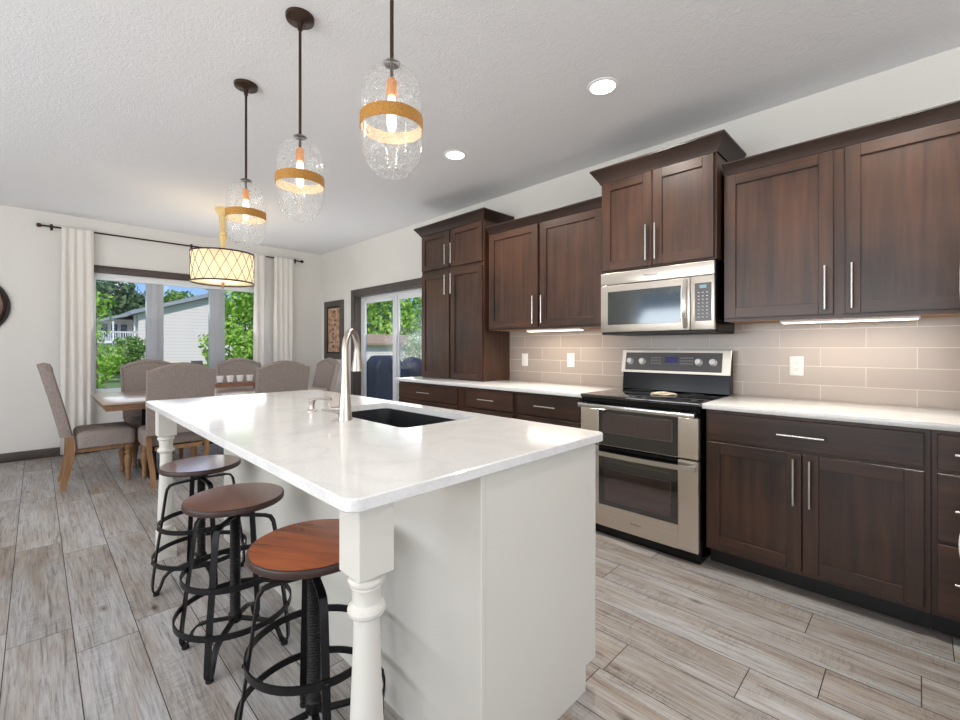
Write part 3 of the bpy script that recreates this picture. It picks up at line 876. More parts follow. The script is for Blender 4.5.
# ------------------------------------------------------------------ range
XR = 2.61; ry0, ry1 = .877, 1.634
r = thing('range', 'stainless double-oven electric range with black glass top', 'range', (XR, (ry0 + ry1) / 2, 0))
mb = MB(); mb.box(XR + .035, 3.27, ry0, ry1, .0, .895, 'blackgloss', .002, 1); part(mb, 'range_body', r)
mb = MB(); mb.box(XR + .005, 3.215, ry0 - .004, ry1 + .004, .8955, .917, 'blackglass', .004, 2)
mb.box(XR + .012, XR + .034, ry0, ry1, .868, .8955, 'blackgloss', .003, 1)
for (cx, cy, rr) in ((2.80, 1.06, .105), (2.80, 1.45, .09), (3.06, 1.07, .08), (3.06, 1.44, .11)):
    mb.lathe([(rr, 0), (rr, .0003), (rr - .003, .0003), (rr - .003, 0)], 'greypanel', (cx, cy, .9171), 40, cap0=False, cap1=False)
part(mb, 'cooktop', r, 'black glass cooktop')
# backguard
mb = MB()
mb.prism([(3.20, .917), (3.272, .917), (3.272, 1.205), (3.225, 1.205), (3.195, 1.045), (3.215, 1.04)], 1, ry0 + .004, ry1 - .004, 'blackgloss', .002, 1)
bgo = part(mb, 'backguard', r)
def onpanel(s, z):  # x on the sloped control face
    return 3.195 + (z - 1.045) * (.030 / .16)
mb = MB()
mb.prism([(3.188, 1.043), (3.196, 1.043), (3.228, 1.207), (3.220, 1.210)], 1, ry0 - .002, ry1 + .002, 'steel', .002, 1)
part(mb, 'control_frame', r)
mb = MB(); mb.prism([(3.1862, 1.062), (3.1905, 1.062), (3.2160, 1.192), (3.2117, 1.192)], 1, ry0 + .05, ry1 - .03, 'greypanel', .001, 1)
cp = part(mb, 'control_panel', r, 'grey control panel')
slope = math.atan2(.0255, .13)
for ky in (1.561, 1.467, 1.071, .98):
    kz = 1.127; kx = 3.1862 + (kz - 1.062) * .196
    mtx = Matrix.Translation((kx, ky, kz)) @ Matrix.Rotation(-PI / 2 + slope, 4, 'Y')
    mb = MB(); mb.lathe([(.025, 0), (.025, .006), (.021, .008), (.020, .028), (.017, .031)], 'knobwhite', n=24, mtx=mtx); part(mb, 'knob', cp)
mb = MB(); mb.box(-.0008, .0006, -.046, .046, -.022, .022, 'display_blue', mtx=Matrix.Translation((3.1862 + .079 * .196 - .0008, 1.257, 1.141)) @ Matrix.Rotation(slope, 4, 'Y')); part(mb, 'display', cp, 'blue lit display')
mb = MB()
for yy in [1.40, 1.38, 1.36, 1.34, 1.19, 1.175, 1.16, 1.145, 1.13, 1.115]:
    for zz in (1.155, 1.135, 1.115):
        mb.box(-.0006, .0004, -.003, .003, -.003, .003, 'keys', mtx=Matrix.Translation((3.1862 + (zz - 1.062) * .196 - .0005, yy, zz)) @ Matrix.Rotation(slope, 4, 'Y'))
part(mb, 'keypad', cp)
# upper door
def oven_door(nm, z0, z1, gz0, gz1, wy0, wy1, wz0, wz1):
    mb = MB(); mb.box(XR, XR + .034, ry0, 0.990, z0, z1, 'steel', .003, 1)
    mb.box(XR, XR + .034, 1.500, ry1, z0, z1, 'steel', .003, 1)
    if gz0 > z0 + .001: mb.box(XR, XR + .034, .990, 1.500, z0, gz0, 'steel')
    d = part(mb, nm, r)
    mb = MB(); mb.box(XR + .003, XR + .034, .991, 1.499, gz0, gz1, 'blackglass', .001, 1)
    gl = part(mb, 'oven_glass', d, 'black glass with window')
    mb = MB(); t_ = .004
    for a in ((wy0, wy1, wz0, wz0 + t_), (wy0, wy1, wz1 - t_, wz1), (wy0, wy0 + t_, wz0, wz1), (wy1 - t_, wy1, wz0, wz1)):
        mb.box(XR + .0015, XR + .0035, a[0], a[1], a[2], a[3], 'greypanel')
    mb.box(XR + .0022, XR + .0033, wy0 + t_, wy1 - t_, wz0 + t_, wz1 - t_, 'ovenwindow')
    part(mb, 'window_border', d)
    return d
d = oven_door('upper_oven_door', .595, .828, .597, .826, 1.02, 1.47, .675, .805)
mb = MB(); mb.box(XR - .05, XR - .028, ry0 + .006, ry1 - .006, .833, .861, 'chrome', .006, 2)
for yy in (ry0 + .03, ry1 - .03): mb.box(XR - .03, XR + .012, yy - .012, yy + .012, .837, .857, 'chrome', .002, 1)
part(mb, 'handle', d)
mb = MB(); mb.box(XR + .008, XR + .034, ry0, ry1, .829, .866, 'blackgloss'); part(mb, 'vent_strip', r)
d = oven_door('lower_oven_door', .068, .585, .205, .53, 1.03, 1.46, .235, .445)
mb = MB()
pts = [(XR - .028 - .022 * math.sin(PI * k / 12), ry0 + .006 + (ry1 - ry0 - .012) * k / 12, .548 + .012 * 0) for k in range(13)]
mb.tube(pts, 0, 'chrome', flat=(.018, .028), up=(0, 0, 1))
for yy in (ry0 + .03, ry1 - .03): mb.box(XR - .03, XR + .004, yy - .012, yy + .012, .538, .558, 'chrome', .002, 1)
part(mb, 'handle', d)
mb = MB(); mb.box(XR + .003, XR + .034, .991, 1.499, .53, .585, 'blackgloss'); part(mb, 'door_top_strip', d)
RX = Matrix(((0, 0, -1, 0), (-1, 0, 0, 0), (0, 1, 0, 0), (0, 0, 0, 1)))   # text facing -x, reading towards -y
loc = Vector((XR, (ry0 + ry1) / 2, 0))
t = text_mesh('logo', 'Whirlpool', .017, 'logo', Matrix.Translation(Vector((XR - .0006, 1.247, .132)) - loc) @ RX, r, font_shear=.25)

# trinket on cooktop
mb = MB()
cx, cy = 2.90, 1.19
mb.tube([(cx + .03 * math.cos(a) - .02, cy + .035 + .035 * math.sin(a), .9245 + .004 * math.cos(2 * a)) for a in [2 * PI * k / 20 for k in range(20)]], .007, 'cream', 8, True)
mb.tube([(cx + .026 * math.cos(a) + .01, cy - .035 + .04 * math.sin(a), .9245 + .004 * math.sin(2 * a)) for a in [2 * PI * k / 20 for k in range(20)]], .007, 'cream', 8, True)
mb.tube([(cx + .03, cy - .06, .9245), (cx, cy, .934), (cx - .03, cy + .055, .9245)], .007, 'cream', 8)
o = mb.build('trinket', origin=(cx, cy, .9172)); tag(o, 'small cream looped trinket lying on the black cooktop', 'ornament')

# ------------------------------------------------------------------ microwave
my0, my1, mz0, mz1, XMW = .874, 1.631, 1.338, 1.757, 2.872
r = thing('microwave', 'stainless over-the-range microwave hung under the raised cabinet', 'microwave', (XMW, (my0 + my1) / 2, mz0))
mb = MB(); mb.box(XMW + .03, 3.284, my0, my1, mz0 + .0, mz1 + .006, 'blackgloss', .002, 1); mb.box(XMW + .01, 3.284, my0 + .004, my1 - .004, mz0 - .018, mz0 + .0, 'black', .002, 1); part(mb, 'microwave_body', r)
mb = MB(); mb.box(XMW, XMW + .03, my0, my1, 1.672, mz1, 'steel', .004, 2); part(mb, 'vent_panel', r)
mb = MB(); mb.box(XMW, XMW + .03, 1.016, my1, mz0, 1.668, 'steel', .004, 2); d = part(mb, 'microwave_door', r)
mb = MB(); mb.box(XMW - .0015, XMW + .01, 1.070, 1.575, 1.388, 1.622, 'mwwindow', .0014, 1); part(mb, 'door_window', d, 'black glass window')
mb = MB()
pts = [(XMW - .012 - .03 * math.sin(PI * k / 12), 1.038, 1.352 + .3 * k / 12) for k in range(13)]
mb.tube(pts, 0, 'chrome', flat=(.022, .014), up=(1, 0, 0)); mb.box(XMW - .018, XMW + .002, 1.028, 1.048, 1.348, 1.362, 'chrome', .002, 1); mb.box(XMW - .018, XMW + .002, 1.028, 1.048, 1.642, 1.656, 'chrome', .002, 1)
part(mb, 'handle', d)
mb = MB(); mb.box(XMW, XMW + .03, my0, 1.013, mz0, 1.668, 'steel', .004, 2); cp = part(mb, 'control_side', r)
mb = MB(); mb.box(XMW - .002, XMW + .004, .890, .986, 1.392, 1.625, 'greypanel', .0018, 1); kp = part(mb, 'keypad_panel', cp, 'dark grey keypad')
mb = MB(); mb.box(XMW - .0032, XMW - .0021, .918, .958, 1.592, 1.612, 'display_cyan'); part(mb, 'display', cp)
mb = MB()
for i in range(3):
    for j in range(8):
        yy = .915 + i * .024; zz = 1.415 + j * .0215
        mb.box(XMW - .0031, XMW - .0021, yy - .005, yy + .005, zz - .0028, zz + .0028, 'keys')
part(mb, 'keys', cp)
loc = Vector((XMW, (my0 + my1) / 2, mz0))
text_mesh('logo', 'Whirlpool', .022, 'logo', Matrix.Translation(Vector((XMW - .0006, 1.27, 1.712)) - loc) @ RX, r, font_shear=.25)

# ------------------------------------------------------------------ island
IX0, IX1, IY0, IY1 = .448, 1.49, .822, 3.226
SX0, SX1, SY0, SY1 = 1.005, 1.41, 1.42, 2.16
def rrect(x0, x1, y0, y1, rr, n=6):
    P = []
    for cx, cy, a0 in ((x1 - rr, y1 - rr, 0), (x0 + rr, y1 - rr, PI / 2), (x0 + rr, y0 + rr, PI), (x1 - rr, y0 + rr, 1.5 * PI)):
        for k in range(n + 1):
            a = a0 + PI / 2 * k / n; P.append((cx + rr * math.cos(a), cy + rr * math.sin(a)))
    return P
def island_top():
    mb = MB(); bm = mb.bm; k = mb.mi('quartz')
    O = rrect(IX0, IX1, IY0, IY1, .035); I = rrect(SX0, SX1, SY0, SY1, .04); n = len(O)
    b = .003; zt, zb = .914, .884
    def ring(P, z): return [bm.verts.new((p[0], p[1], z)) for p in P]
    Ot = ring(rrect(IX0 + b, IX1 - b, IY0 + b, IY1 - b, .032), zt); Om = ring(O, zt - b); Ol = ring(O, zb + b); Ob = ring(rrect(IX0 + b, IX1 - b, IY0 + b, IY1 - b, .032), zb)
    It = ring(I, zt); Ib = ring(I, zb)
    for A, B in ((Ot, Om), (Om, Ol), (Ol, Ob), (Ob, Ib), (Ib, It), (It, Ot)):
        for i in range(n): bm.faces.new((A[i], A[(i + 1) % n], B[(i + 1) % n], B[i])).material_index = k
    bmesh.ops.recalc_face_normals(bm, faces=bm.faces)
    return mb
r = thing('kitchen_island', 'long white kitchen island with white quartz top and turned corner legs', 'kitchen island', ((IX0 + IX1) / 2, (IY0 + IY1) / 2, 0))
part(island_top(), 'countertop', r, 'white quartz top with sink cutout', angle=30)
BX0, BX1, BY0, BY1 = .855, 1.441, .858, 3.19
mb = MB()
zt = .8835
mb.box(BX0, SX0 - .03, BY0, BY1, 0, zt, 'white')            # knee wall and deck side
mb.box(SX0 - .03, BX1 - .02, BY0, SY0 - .03, .09, zt, 'white'); mb.box(SX0 - .03, BX1 - .02, SY1 + .03, BY1, .09, zt, 'white')
mb.box(SX0 - .03, BX1 - .02, SY0 - .03, SY1 + .03, .09, .62, 'white'); mb.box(SX1 + .015, BX1 - .02, SY0 - .03, SY1 + .03, .62, zt, 'white')
mb.box(SX0 - .03, BX1 - .055, BY0, BY1, 0, .09, 'white')
part(mb, 'island_body', r, smooth=False)
mb = MB(); mb.prism([(BX0 + .016, 0), (BX1 - .055, 0), (BX1 - .055, .09), (BX1 + .012, .09), (BX1 + .012, zt), (BX0 + .016, zt)], 1, BY0 - .012, BY0 - .0002, 'white', .001, 1)
part(mb, 'end_panel', r)
mb = MB(); mb.box(BX0 - .004, BX0 + .014, BY0 - .016, BY0 - .0005, 0, zt, 'white', .002, 1); part(mb, 'corner_trim', r)
ys = [BY0, 1.435, 2.135, 2.66, BY1]
for a, b in zip(ys, ys[1:]):
    d = shaker(r, 'door', BX1, a + .004, b - .004, .1, .87, th=.0195, mv='white', mh='white', side=1); bar_handle(d, BX1, b - .05, .72, .2, side=1)
# turned legs
def island_leg(cx, cy):
    mb = MB(); h = .045
    # square block with chamfered lower corners tapering to the neck
    def sq(hw, z, ch):
        P = []
        for sx, sy in ((1, 1), (-1, 1), (-1, -1), (1, -1)):
            a = (cx + sx * hw, cy + sy * (hw - ch), z); b = (cx + sx * (hw - ch), cy + sy * hw, z)
            P += [a, b] if sx * sy > 0 else [b, a]
        return P
    mb.box(cx - h, cx + h, cy - h, cy + h, .714, zt, 'white', .0015, 1)
    prof = [(.034, .716), (.034, .708), (.039, .705), (.0425, .698), (.042, .692), (.038, .687), (.035, .685), (.037, .682), (.0345, .676), (.033, .655), (.0325, .645), (.035, .641), (.041, .637), (.0435, .629), (.042, .621), (.036, .616), (.033, .613),
            (.031, .630), (.030, .60), (.031, .54), (.034, .46), (.038, .37), (.0415, .28), (.0425, .24), (.041, .215), (.035, .197), (.033, .192), (.038, .187), (.040, .18), (.038, .173), (.033, .168), (.033, .16)]
    mb.lathe(prof, 'white', (cx, cy, 0), 36)
    mb.box(cx - h, cx + h, cy - h, cy + h, 0, .158, 'white', .003, 2)
    bmesh.ops.recalc_face_normals(mb.bm, faces=mb.bm.faces)
    return part(mb, 'leg', r, angle=24)
island_leg(.538, .905); island_leg(.538, 3.14)

# sink
def sink():
    mb = MB(); bm = mb.bm; k = mb.mi('sink')
    def ring(x0, x1, y0, y1, rr, z): return [bm.verts.new((p[0], p[1], z)) for p in rrect(x0, x1, y0, y1, rr)]
    e = .004
    R0 = ring(SX0 - .02, SX1 + .02, SY0 - .02, SY1 + .02, .07, .8838)
    R1 = ring(SX0 - e, SX1 + e, SY0 - e, SY1 + e, .062, .8838)
    R2 = ring(SX0 + .004, SX1 - .004, SY0 + .004, SY1 - .004, .055, .70)
    R3 = ring(SX0 + .03, SX1 - .03, SY0 + .03, SY1 - .03, .04, .672)
    R4 = ring(SX0 - .01, SX1 + .01, SY0 - .01, SY1 + .01, .062, .87)
    R5 = ring(SX0 - .004, SX1 + .004, SY0 - .004, SY1 + .004, .055, .665)
    n = len(R0)
    for A, B in ((R0, R1), (R1, R2), (R2, R3), (R0, R4), (R4, R5)):
        for i in range(n): bm.faces.new((A[i], A[(i + 1) % n], B[(i + 1) % n], B[i]))
    bm.faces.new(R3); bm.faces.new(R5)
    mb.lathe([(.045, 0), (.045, .003), (.03, .004), (.028, .001)], 'nickel', (1.2, 1.62, .672), 24)
    bmesh.ops.recalc_face_normals(bm, faces=bm.faces)
    return mb
rs = thing('sink', 'black undermount sink set into the island top', 'sink', (1.2, 1.79, .665))
part(sink(), 'basin', rs)
mb = MB(); mb.box(SX0 + .005, SX1 - .005, 1.775, 1.795, .674, .80, 'sink', .006, 2); part(mb, 'divider', rs)

# faucet
def faucet():
    fx, fy = .943, 1.764; z0 = .9142
    r = thing('faucet', 'tall brushed nickel gooseneck faucet standing on the island', 'faucet', (fx, fy, z0))
    mb = MB(); mb.lathe([(.031, 0), (.031, .006), (.029, .012), (.0225, .105), (.0215, .112)], 'nickel', (fx, fy, z0), 32); part(mb, 'faucet_base', r)
    dx, dy = .74, .67
    reach = .165; rad = reach / 2; zc = z0 + .40 - .014 - rad
    pts = [(fx, fy, z0 + .11), (fx, fy, z0 + .16), (fx, fy, z0 + .22), (fx, fy, zc)]
    rr = [.021, .018, .0155, .0145]
    for k in range(1, 17):
        a = PI - (PI * 1.02) * k / 16; pts.append((fx + dx * rad * (1 + math.cos(a)), fy + dy * rad * (1 + math.cos(a)), zc + rad * math.sin(a))); rr.append(.014)
    ex, ey, ez = pts[-1]; 
    mb = MB(); mb.tube(pts, rr, 'nickel', 20); part(mb, 'gooseneck', r)
    mb = MB(); mb.lathe([(.0155, 0), (.0165, -.005), (.018, -.03), (.027, -.085), (.028, -.094), (.022, -.096)], 'nickel', (ex, ey, ez), 28); part(mb, 'spray_head', r)
    mb = MB(); mb.tube([(fx - .02, fy + .01, z0 + .05), (fx - .045, fy + .02, z0 + .05)], .009, 'nickel', 14)
    mb.tube([(fx - .045, fy + .02, z0 + .05), (fx - .056, fy + .026, z0 + .055), (fx - .058, fy + .028, z0 + .075)], [.008, .006, .005], 'nickel', 12); part(mb, 'lever', r)
faucet()
r = thing('soap_dispenser', 'small nickel soap pump on the island left of the faucet', 'soap dispenser', (.962, 2.132, .9142))
mb = MB(); mb.lathe([(.024, 0), (.024, .004), (.014, .01), (.012, .03), (.014, .04), (.017, .046), (.017, .056), (.010, .062)], 'nickel', (.962, 2.132, .9142), 24); part(mb, 'pump_base', r)
mb = MB(); mb.tube([(.962, 2.132, .968), (.985, 2.125, .972), (1.045, 2.105, .972), (1.052, 2.103, .962)], [.006, .006, .005, .004], 'nickel', 10); part(mb, 'spout', r)

# ------------------------------------------------------------------ stools
def make_stool(label, mat):
    r = thing('bar_stool', label, 'stool', (0, 0, 0), 0, 'industrial stools along the island')
    mb = MB(); mb.lathe([(.150, .594), (.180, .595), (.1835, .598), (.184, .613), (.182, .617), (.178, .619)], 'seatedge', n=56, cap1=False)
    mb.lathe([(.178, .619), (.0001, .619)], mat, n=56, cap0=False, cap1=False)
    mb.build('seat', parent=r)
    mb = MB(); mb.lathe([(.075, .572), (.075, .5935)], 'iron', n=24); mb.lathe([(.024, .545), (.030, .550), (.030, .572), (.024, .5735)], 'iron', n=20)
    # screw column with thread ribs
    prof = []
    z = .135
    while z < .545:
        prof += [(.0170, z), (.0205, z + .004), (.0170, z + .008)]; z += .009
    mb.lathe(prof, 'iron', n=18); mb.lathe([(.023, .105), (.025, .112), (.025, .14), (.020, .146)], 'iron', n=20)
    mb.build('column', parent=r)
    for k in range(4):
        rot = Matrix.Rotation(PI / 4 + k * PI / 2, 4, 'Z')
        P = [(.020, 0, .540), (.07, 0, .538), (.118, 0, .536), (.140, 0, .530), (.152, 0, .512), (.158, 0, .48), (.176, 0, .34), (.196, 0, .20), (.209, 0, .09), (.212, 0, .05), (.211, 0, .028), (.204, 0, .016), (.194, 0, .014), (.184, 0, .024), (.176, 0, .045), (.165, 0, .075), (.145, 0, .095), (.11, 0, .105), (.06, 0, .112), (.018, 0, .118)]
        mb = MB(); mb.tube([rot @ Vector(p) for p in P], 0, 'iron', flat=(.022, .008), up=lambda i, p, rr=rot: (rr @ Vector(leg_up(P, i))))
        # rivets
        for rr_, zz in ((.168, .325), (.191, .165)):
            q = rot @ Vector((rr_ + .022, 0, zz)); mb.lathe([(.006, 0), (.006, .003), (.003, .005)], 'iron', n=10, mtx=Matrix.Translation(q) @ rot @ Matrix.Rotation(PI / 2, 4, 'Y'))
        l = mb.build('leg', parent=r)
        mb = MB(); q = rot @ Vector((.196, 0, 0)); mb.lathe([(.013, 0), (.014, .004), (.013, .012)], 'rubber', (q.x, q.y, 0), 16); mb.build('foot_pad', parent=l)
    for rr_, zz in ((.187, .325), (.210, .165)):
        mb = MB(); n = 56
        mb.tube([(rr_ * math.cos(2 * PI * k / n), rr_ * math.sin(2 * PI * k / n), zz) for k in range(n)], 0, 'iron', closed=True, flat=(.006, .022), up=(0, 0, 1)); mb.build('hoop', parent=r)
    return r
def leg_up(P, i):
    a = Vector(P[max(i - 1, 0)]); b = Vector(P[min(i + 1, len(P) - 1)]); t = (b - a).normalized()
    return Vector((-t.z, 0, t.x))
s1 = make_stool('round stool nearest the camera, orange-brown wooden seat behind the front island leg', 'seatred')
s1.location = (.597, 1.308, 0); s1.rotation_euler[2] = R(30)
s2 = copy_tree(s1); s2['label'] = 'middle of the three round stools, reddish-brown seat on black iron legs'; s2.location = (.577, 1.995, 0); s2.rotation_euler[2] = R(4)
s3 = copy_tree(s1); s3['label'] = 'round stool farthest from the camera, beside the far island leg'; s3.location = (.615, 2.69, 0); s3.rotation_euler[2] = R(48)
for ch in s1.children:
    if ch.name.startswith(('seat', 'column')): ch.location.z = .018   # screwed a little higher
for s in (s2, s3):
    for ch in s.children:
        if ch.name.startswith('seat'):
            ch.data = ch.data.copy(); ch.data.materials[1] = M['seatbrown']

# ------------------------------------------------------------------ pendants
def make_pendant(label):
    r = thing('pendant_light', label, 'pendant light', (0, 0, 1.82), 0, 'glass pendants over the island')
    def P(mb, n, par=None):
        return part(mb, n, par or r)
    mb = MB(); mb.lathe([(.012, 2.705), (.014, 2.722), (.020, 2.727), (.052, 2.730), (.061, 2.734), (.063, 2.7495)], 'bronze', n=40); P(mb, 'canopy')
    mb = MB(); mb.tube([(0, 0, 2.71), (0, 0, 2.195)], .0065, 'bronze', 12); mb.lathe([(.011, 2.69), (.011, 2.71)], 'bronze', n=16); P(mb, 'rod')
    mb = MB(); mb.lathe([(.026, 2.193), (.028, 2.197), (.020, 2.203), (.010, 2.206)], 'bronze', n=24); mb.tube([(0, 0, 2.195), (0, 0, 2.14)], .006, 'bronze', 10)
    mb.lathe([(.017, 2.085), (.018, 2.09), (.018, 2.135), (.013, 2.145)], 'copper', n=20); P(mb, 'socket')
    mb = MB(); mb.lathe([(.004, 1.965), (.013, 1.972), (.0165, 1.99), (.0165, 2.05), (.012, 2.084)], 'bulb', n=18); P(mb, 'bulb')
    # glass envelope
    prof = [(.026, 2.200), (.032, 2.198), (.034, 2.192), (.029, 2.186), (.028, 2.182), (.040, 2.178), (.062, 2.168), (.082, 2.150), (.095, 2.122), (.1015, 2.085), (.103, 2.04), (.103, 1.945), (.101, 1.912), (.094, 1.878), (.082, 1.852), (.068, 1.836), (.058, 1.830), (.055, 1.822), (.053, 1.826)]
    mb = MB(); mb.lathe(prof, 'seedglass', n=56, cap0=False, cap1=False); P(mb, 'glass_shade')
    mb = MB(); mb.lathe([(.1042, 1.970), (.1062, 1.970), (.1062, 2.013), (.1042, 2.013)], 'burlap', n=56, cap0=False, cap1=False)
    mb.lathe([(.1040, 2.013), (.1040, 1.970)], 'bandinner', n=56, cap0=False, cap1=False); P(mb, 'woven_band')
    return r
p1 = make_pendant('clear glass pendant nearest the camera, its canopy above the frame')
p1.location = (.857, 1.279, 1.82)
p2 = copy_tree(p1); p2['label'] = 'middle clear glass pendant with gold woven band over the island'; p2.location = (.857, 2.023, 1.82)
p3 = copy_tree(p1); p3['label'] = 'farthest clear glass pendant, overlapping the drum chandelier'; p3.location = (.857, 2.767, 1.82)
for y in (1.279, 2.023, 2.767):
    light('pendant_lamp', 'POINT', (.857, y, 2.0), (0, 0, 0), 3.0, (1, .78, .5), shadow_soft_size=.02)

# ------------------------------------------------------------------ recessed lights
cans = [(2.33, 1.31, 'white recessed ceiling light closer to the camera, in front of the range cabinet'),
        (2.333, 2.60, 'white recessed ceiling light farther away, near the tower cabinet')]
for x, y, lab in cans:
    r = thing('recessed_light', lab, 'ceiling light', (x, y, ZC), 0, 'recessed ceiling lights')
    mb = MB(); mb.lathe([(.070, -.002), (.072, -.006), (.088, -.004), (.090, -.0002)], 'lampwhite', (x, y, ZC), 40, cap0=False, cap1=False); part(mb, 'trim_ring', r)
    mb = MB(); mb.lathe([(.071, -.0035), (.0001, -.0035)], 'canglow', (x, y, ZC), 40, cap0=False, cap1=False); part(mb, 'lens', r)
for x, y in [(2.33, 1.31), (2.333, 2.60), (2.33, .05), (-.6, 1.3), (-.6, 3.4), (-2.4, 1.3), (-2.4, 3.4), (-.6, -1.2)]:  # first two serve the visible cans; the rest are unseen extras added for fill
    light('ceiling_and_fill_lamp', 'AREA', (x, y, ZC - .012), (0, 0, 0), 16 if x > 1 else 5, (1, .93, .84), shape='DISK', size=.15, spread=R(150))

# ------------------------------------------------------------------ chandelier
dx, dy = 1.44, 5.40
r = thing('drum_chandelier', 'lattice drum chandelier on a turned cream stem over the dining table', 'chandelier', (dx, dy, 1.94))
mb = MB(); mb.lathe([(.020, 2.25), (.034, 2.255), (.036, 2.29), (.028, 2.31), (.022, 2.34), (.020, 2.37), (.026, 2.40), (.040, 2.44), (.034, 2.46), (.040, 2.475), (.034, 2.49), (.024, 2.51), (.030, 2.55), (.036, 2.59), (.040, 2.64), (.046, 2.68), (.062, 2.705), (.076, 2.72), (.078, 2.7495)], 'yellowwood', (dx, dy, 0), 28); part(mb, 'stem', r)
DR, z0, z1 = .302, 1.937, 2.252
mb = MB(); mb.lathe([(DR, z0), (DR, z1)], 'shade', (dx, dy, 0), 72, cap0=False, cap1=False); sh = part(mb, 'drum_shade', r)
mb = MB(); mb.lathe([(.001, z0 + .012), (DR - .004, z0 + .012)], 'shade', (dx, dy, 0), 60, cap0=False, cap1=False); part(mb, 'diffuser', r)
mb = MB()
for z in (z0, z1): mb.tube([((DR + .004) * math.cos(2 * PI * k / 72) + dx, (DR + .004) * math.sin(2 * PI * k / 72) + dy, z) for k in range(72)], 0, 'bronze', closed=True, flat=(.008, .014), up=(0, 0, 1))
part(mb, 'rim', sh)
mb = MB(); NL = 18
for k in range(NL):
    for sgn in (1, -1):
        pts = []
        for j in range(9):
            a = 2 * PI * k / NL + sgn * (2 * PI / NL * 1.5) * j / 8; pts.append((dx + (DR + .003) * math.cos(a), dy + (DR + .003) * math.sin(a), z0 + (z1 - z0) * j / 8))
        mb.tube(pts, .0024, 'iron', 6)
part(mb, 'lattice', sh)
mb = MB(); mb.lathe([(.0005, 1.87), (.008, 1.876), (.012, 1.89), (.006, 1.90), (.014, 1.92), (.020, 1.94), (.012, 1.955), (.008, 1.966)], 'oaklight', (dx, dy, 0), 20); part(mb, 'finial', r)
for k in range(3):
    a = 2 * PI * k / 3
    mb = MB(); bx, by = dx + .15 * math.cos(a), dy + .15 * math.sin(a)
    mb.lathe([(.012, 2.20), (.012, 2.17), (.028, 2.13), (.030, 2.11), (.022, 2.09), (.002, 2.08)], 'bulb', (bx, by, 0), 16)
    mb.tube([(bx, by, 2.2), (bx, by, 2.26), (dx, dy, 2.26)], .006, 'bronze', 8); part(mb, 'bulb', r)
light('chandelier_lamp', 'POINT', (dx, dy, 2.06), (0, 0, 0), 5.5, (1, .86, .66), shadow_soft_size=.08)

# ------------------------------------------------------------------ dining table
TX0, TX1, TY0, TY1 = .39, 2.35, 4.81, 5.98
r = thing('dining_table', 'long wooden dining table with pale top between the window and the island', 'table', ((TX0 + TX1) / 2, (TY0 + TY1) / 2, 0))
mb = MB(); mb.box(TX0, TX1, TY0, TY1, .745, .76, 'tabletop', .003, 2); mb.box(TX0 + .0, TX1 - .0, TY0 + .0, TY1 - .0, .735, .745, 'tableedge', .002, 1); part(mb, 'tabletop', r)
mb = MB(); mb.box(TX0 + .012, TX1 - .012, TY0 + .012, TY1 - .012, .712, .7345, 'tableedge', .004, 2); mb.box(TX0 + .022, TX1 - .022, TY0 + .022, TY1 - .022, .69, .712, 'tableedge', .003, 2); part(mb, 'apron', r)
for x in (.78, 1.96):
    for y in (5.2, 5.6):
        mb = MB(); mb.box(x - .03, x + .03, y - .03, y + .03, .07, .689, 'iron', .004, 1); part(mb, 'leg', r)
    mb = MB(); mb.box(x - .035, x + .035, 5.02, 5.78, 0, .07, 'iron', .006, 1); part(mb, 'foot', r)
mb = MB(); mb.box(.815, 1.925, 5.37, 5.43, .2, .26, 'iron', .004, 1); mb.box(.75, .81, 5.231, 5.569, .2, .26, 'iron', .004, 1); mb.box(1.93, 1.99, 5.231, 5.569, .2, .26, 'iron', .004, 1); part(mb, 'stretcher', r)

# tray with votive cups
r = thing('wooden_tray', 'long low wooden tray in the middle of the dining table', 'tray', (1.42, 5.4, .7605))
mb = MB(); mb.box(1.02, 1.82, 5.33, 5.47, .80, .812, 'tray', .003, 1); mb.box(1.02, 1.82, 5.325, 5.335, .80, .835, 'tray', .002, 1); mb.box(1.02, 1.82, 5.465, 5.475, .80, .835, 'tray', .002, 1)
part(mb, 'tray_board', r)
for x in (1.06, 1.78):
    mb = MB(); mb.box(x - .015, x + .015, 5.34, 5.46, .7605, .8, 'tray', .003, 1); part(mb, 'foot', r)
cup0 = None
for k, x in enumerate((1.11, 1.21, 1.31, 1.41, 1.51, 1.61, 1.71)):
    if cup0 is None:
        c = thing('votive_holder', 'small white cup on a thin dark stand, in the row on the table tray', 'candle holder', (x, 5.4, .8125), 0, 'votive cups on the tray'); cup0 = c
        mb = MB(); mb.lathe([(.020, 0), (.020, .003), (.004, .006), (.004, .035), (.018, .038)], 'twine', n=16); mb.build('stand', parent=c)
        mb = MB(); mb.lathe([(.018, .038), (.026, .040), (.037, .108), (.034, .108), (.024, .044), (.001, .044)], 'cupwhite', n=24, cap0=True, cap1=False); mb.build('cup', parent=c)
    else:
        c = copy_tree(cup0); c.location = (x, 5.4, .8125)

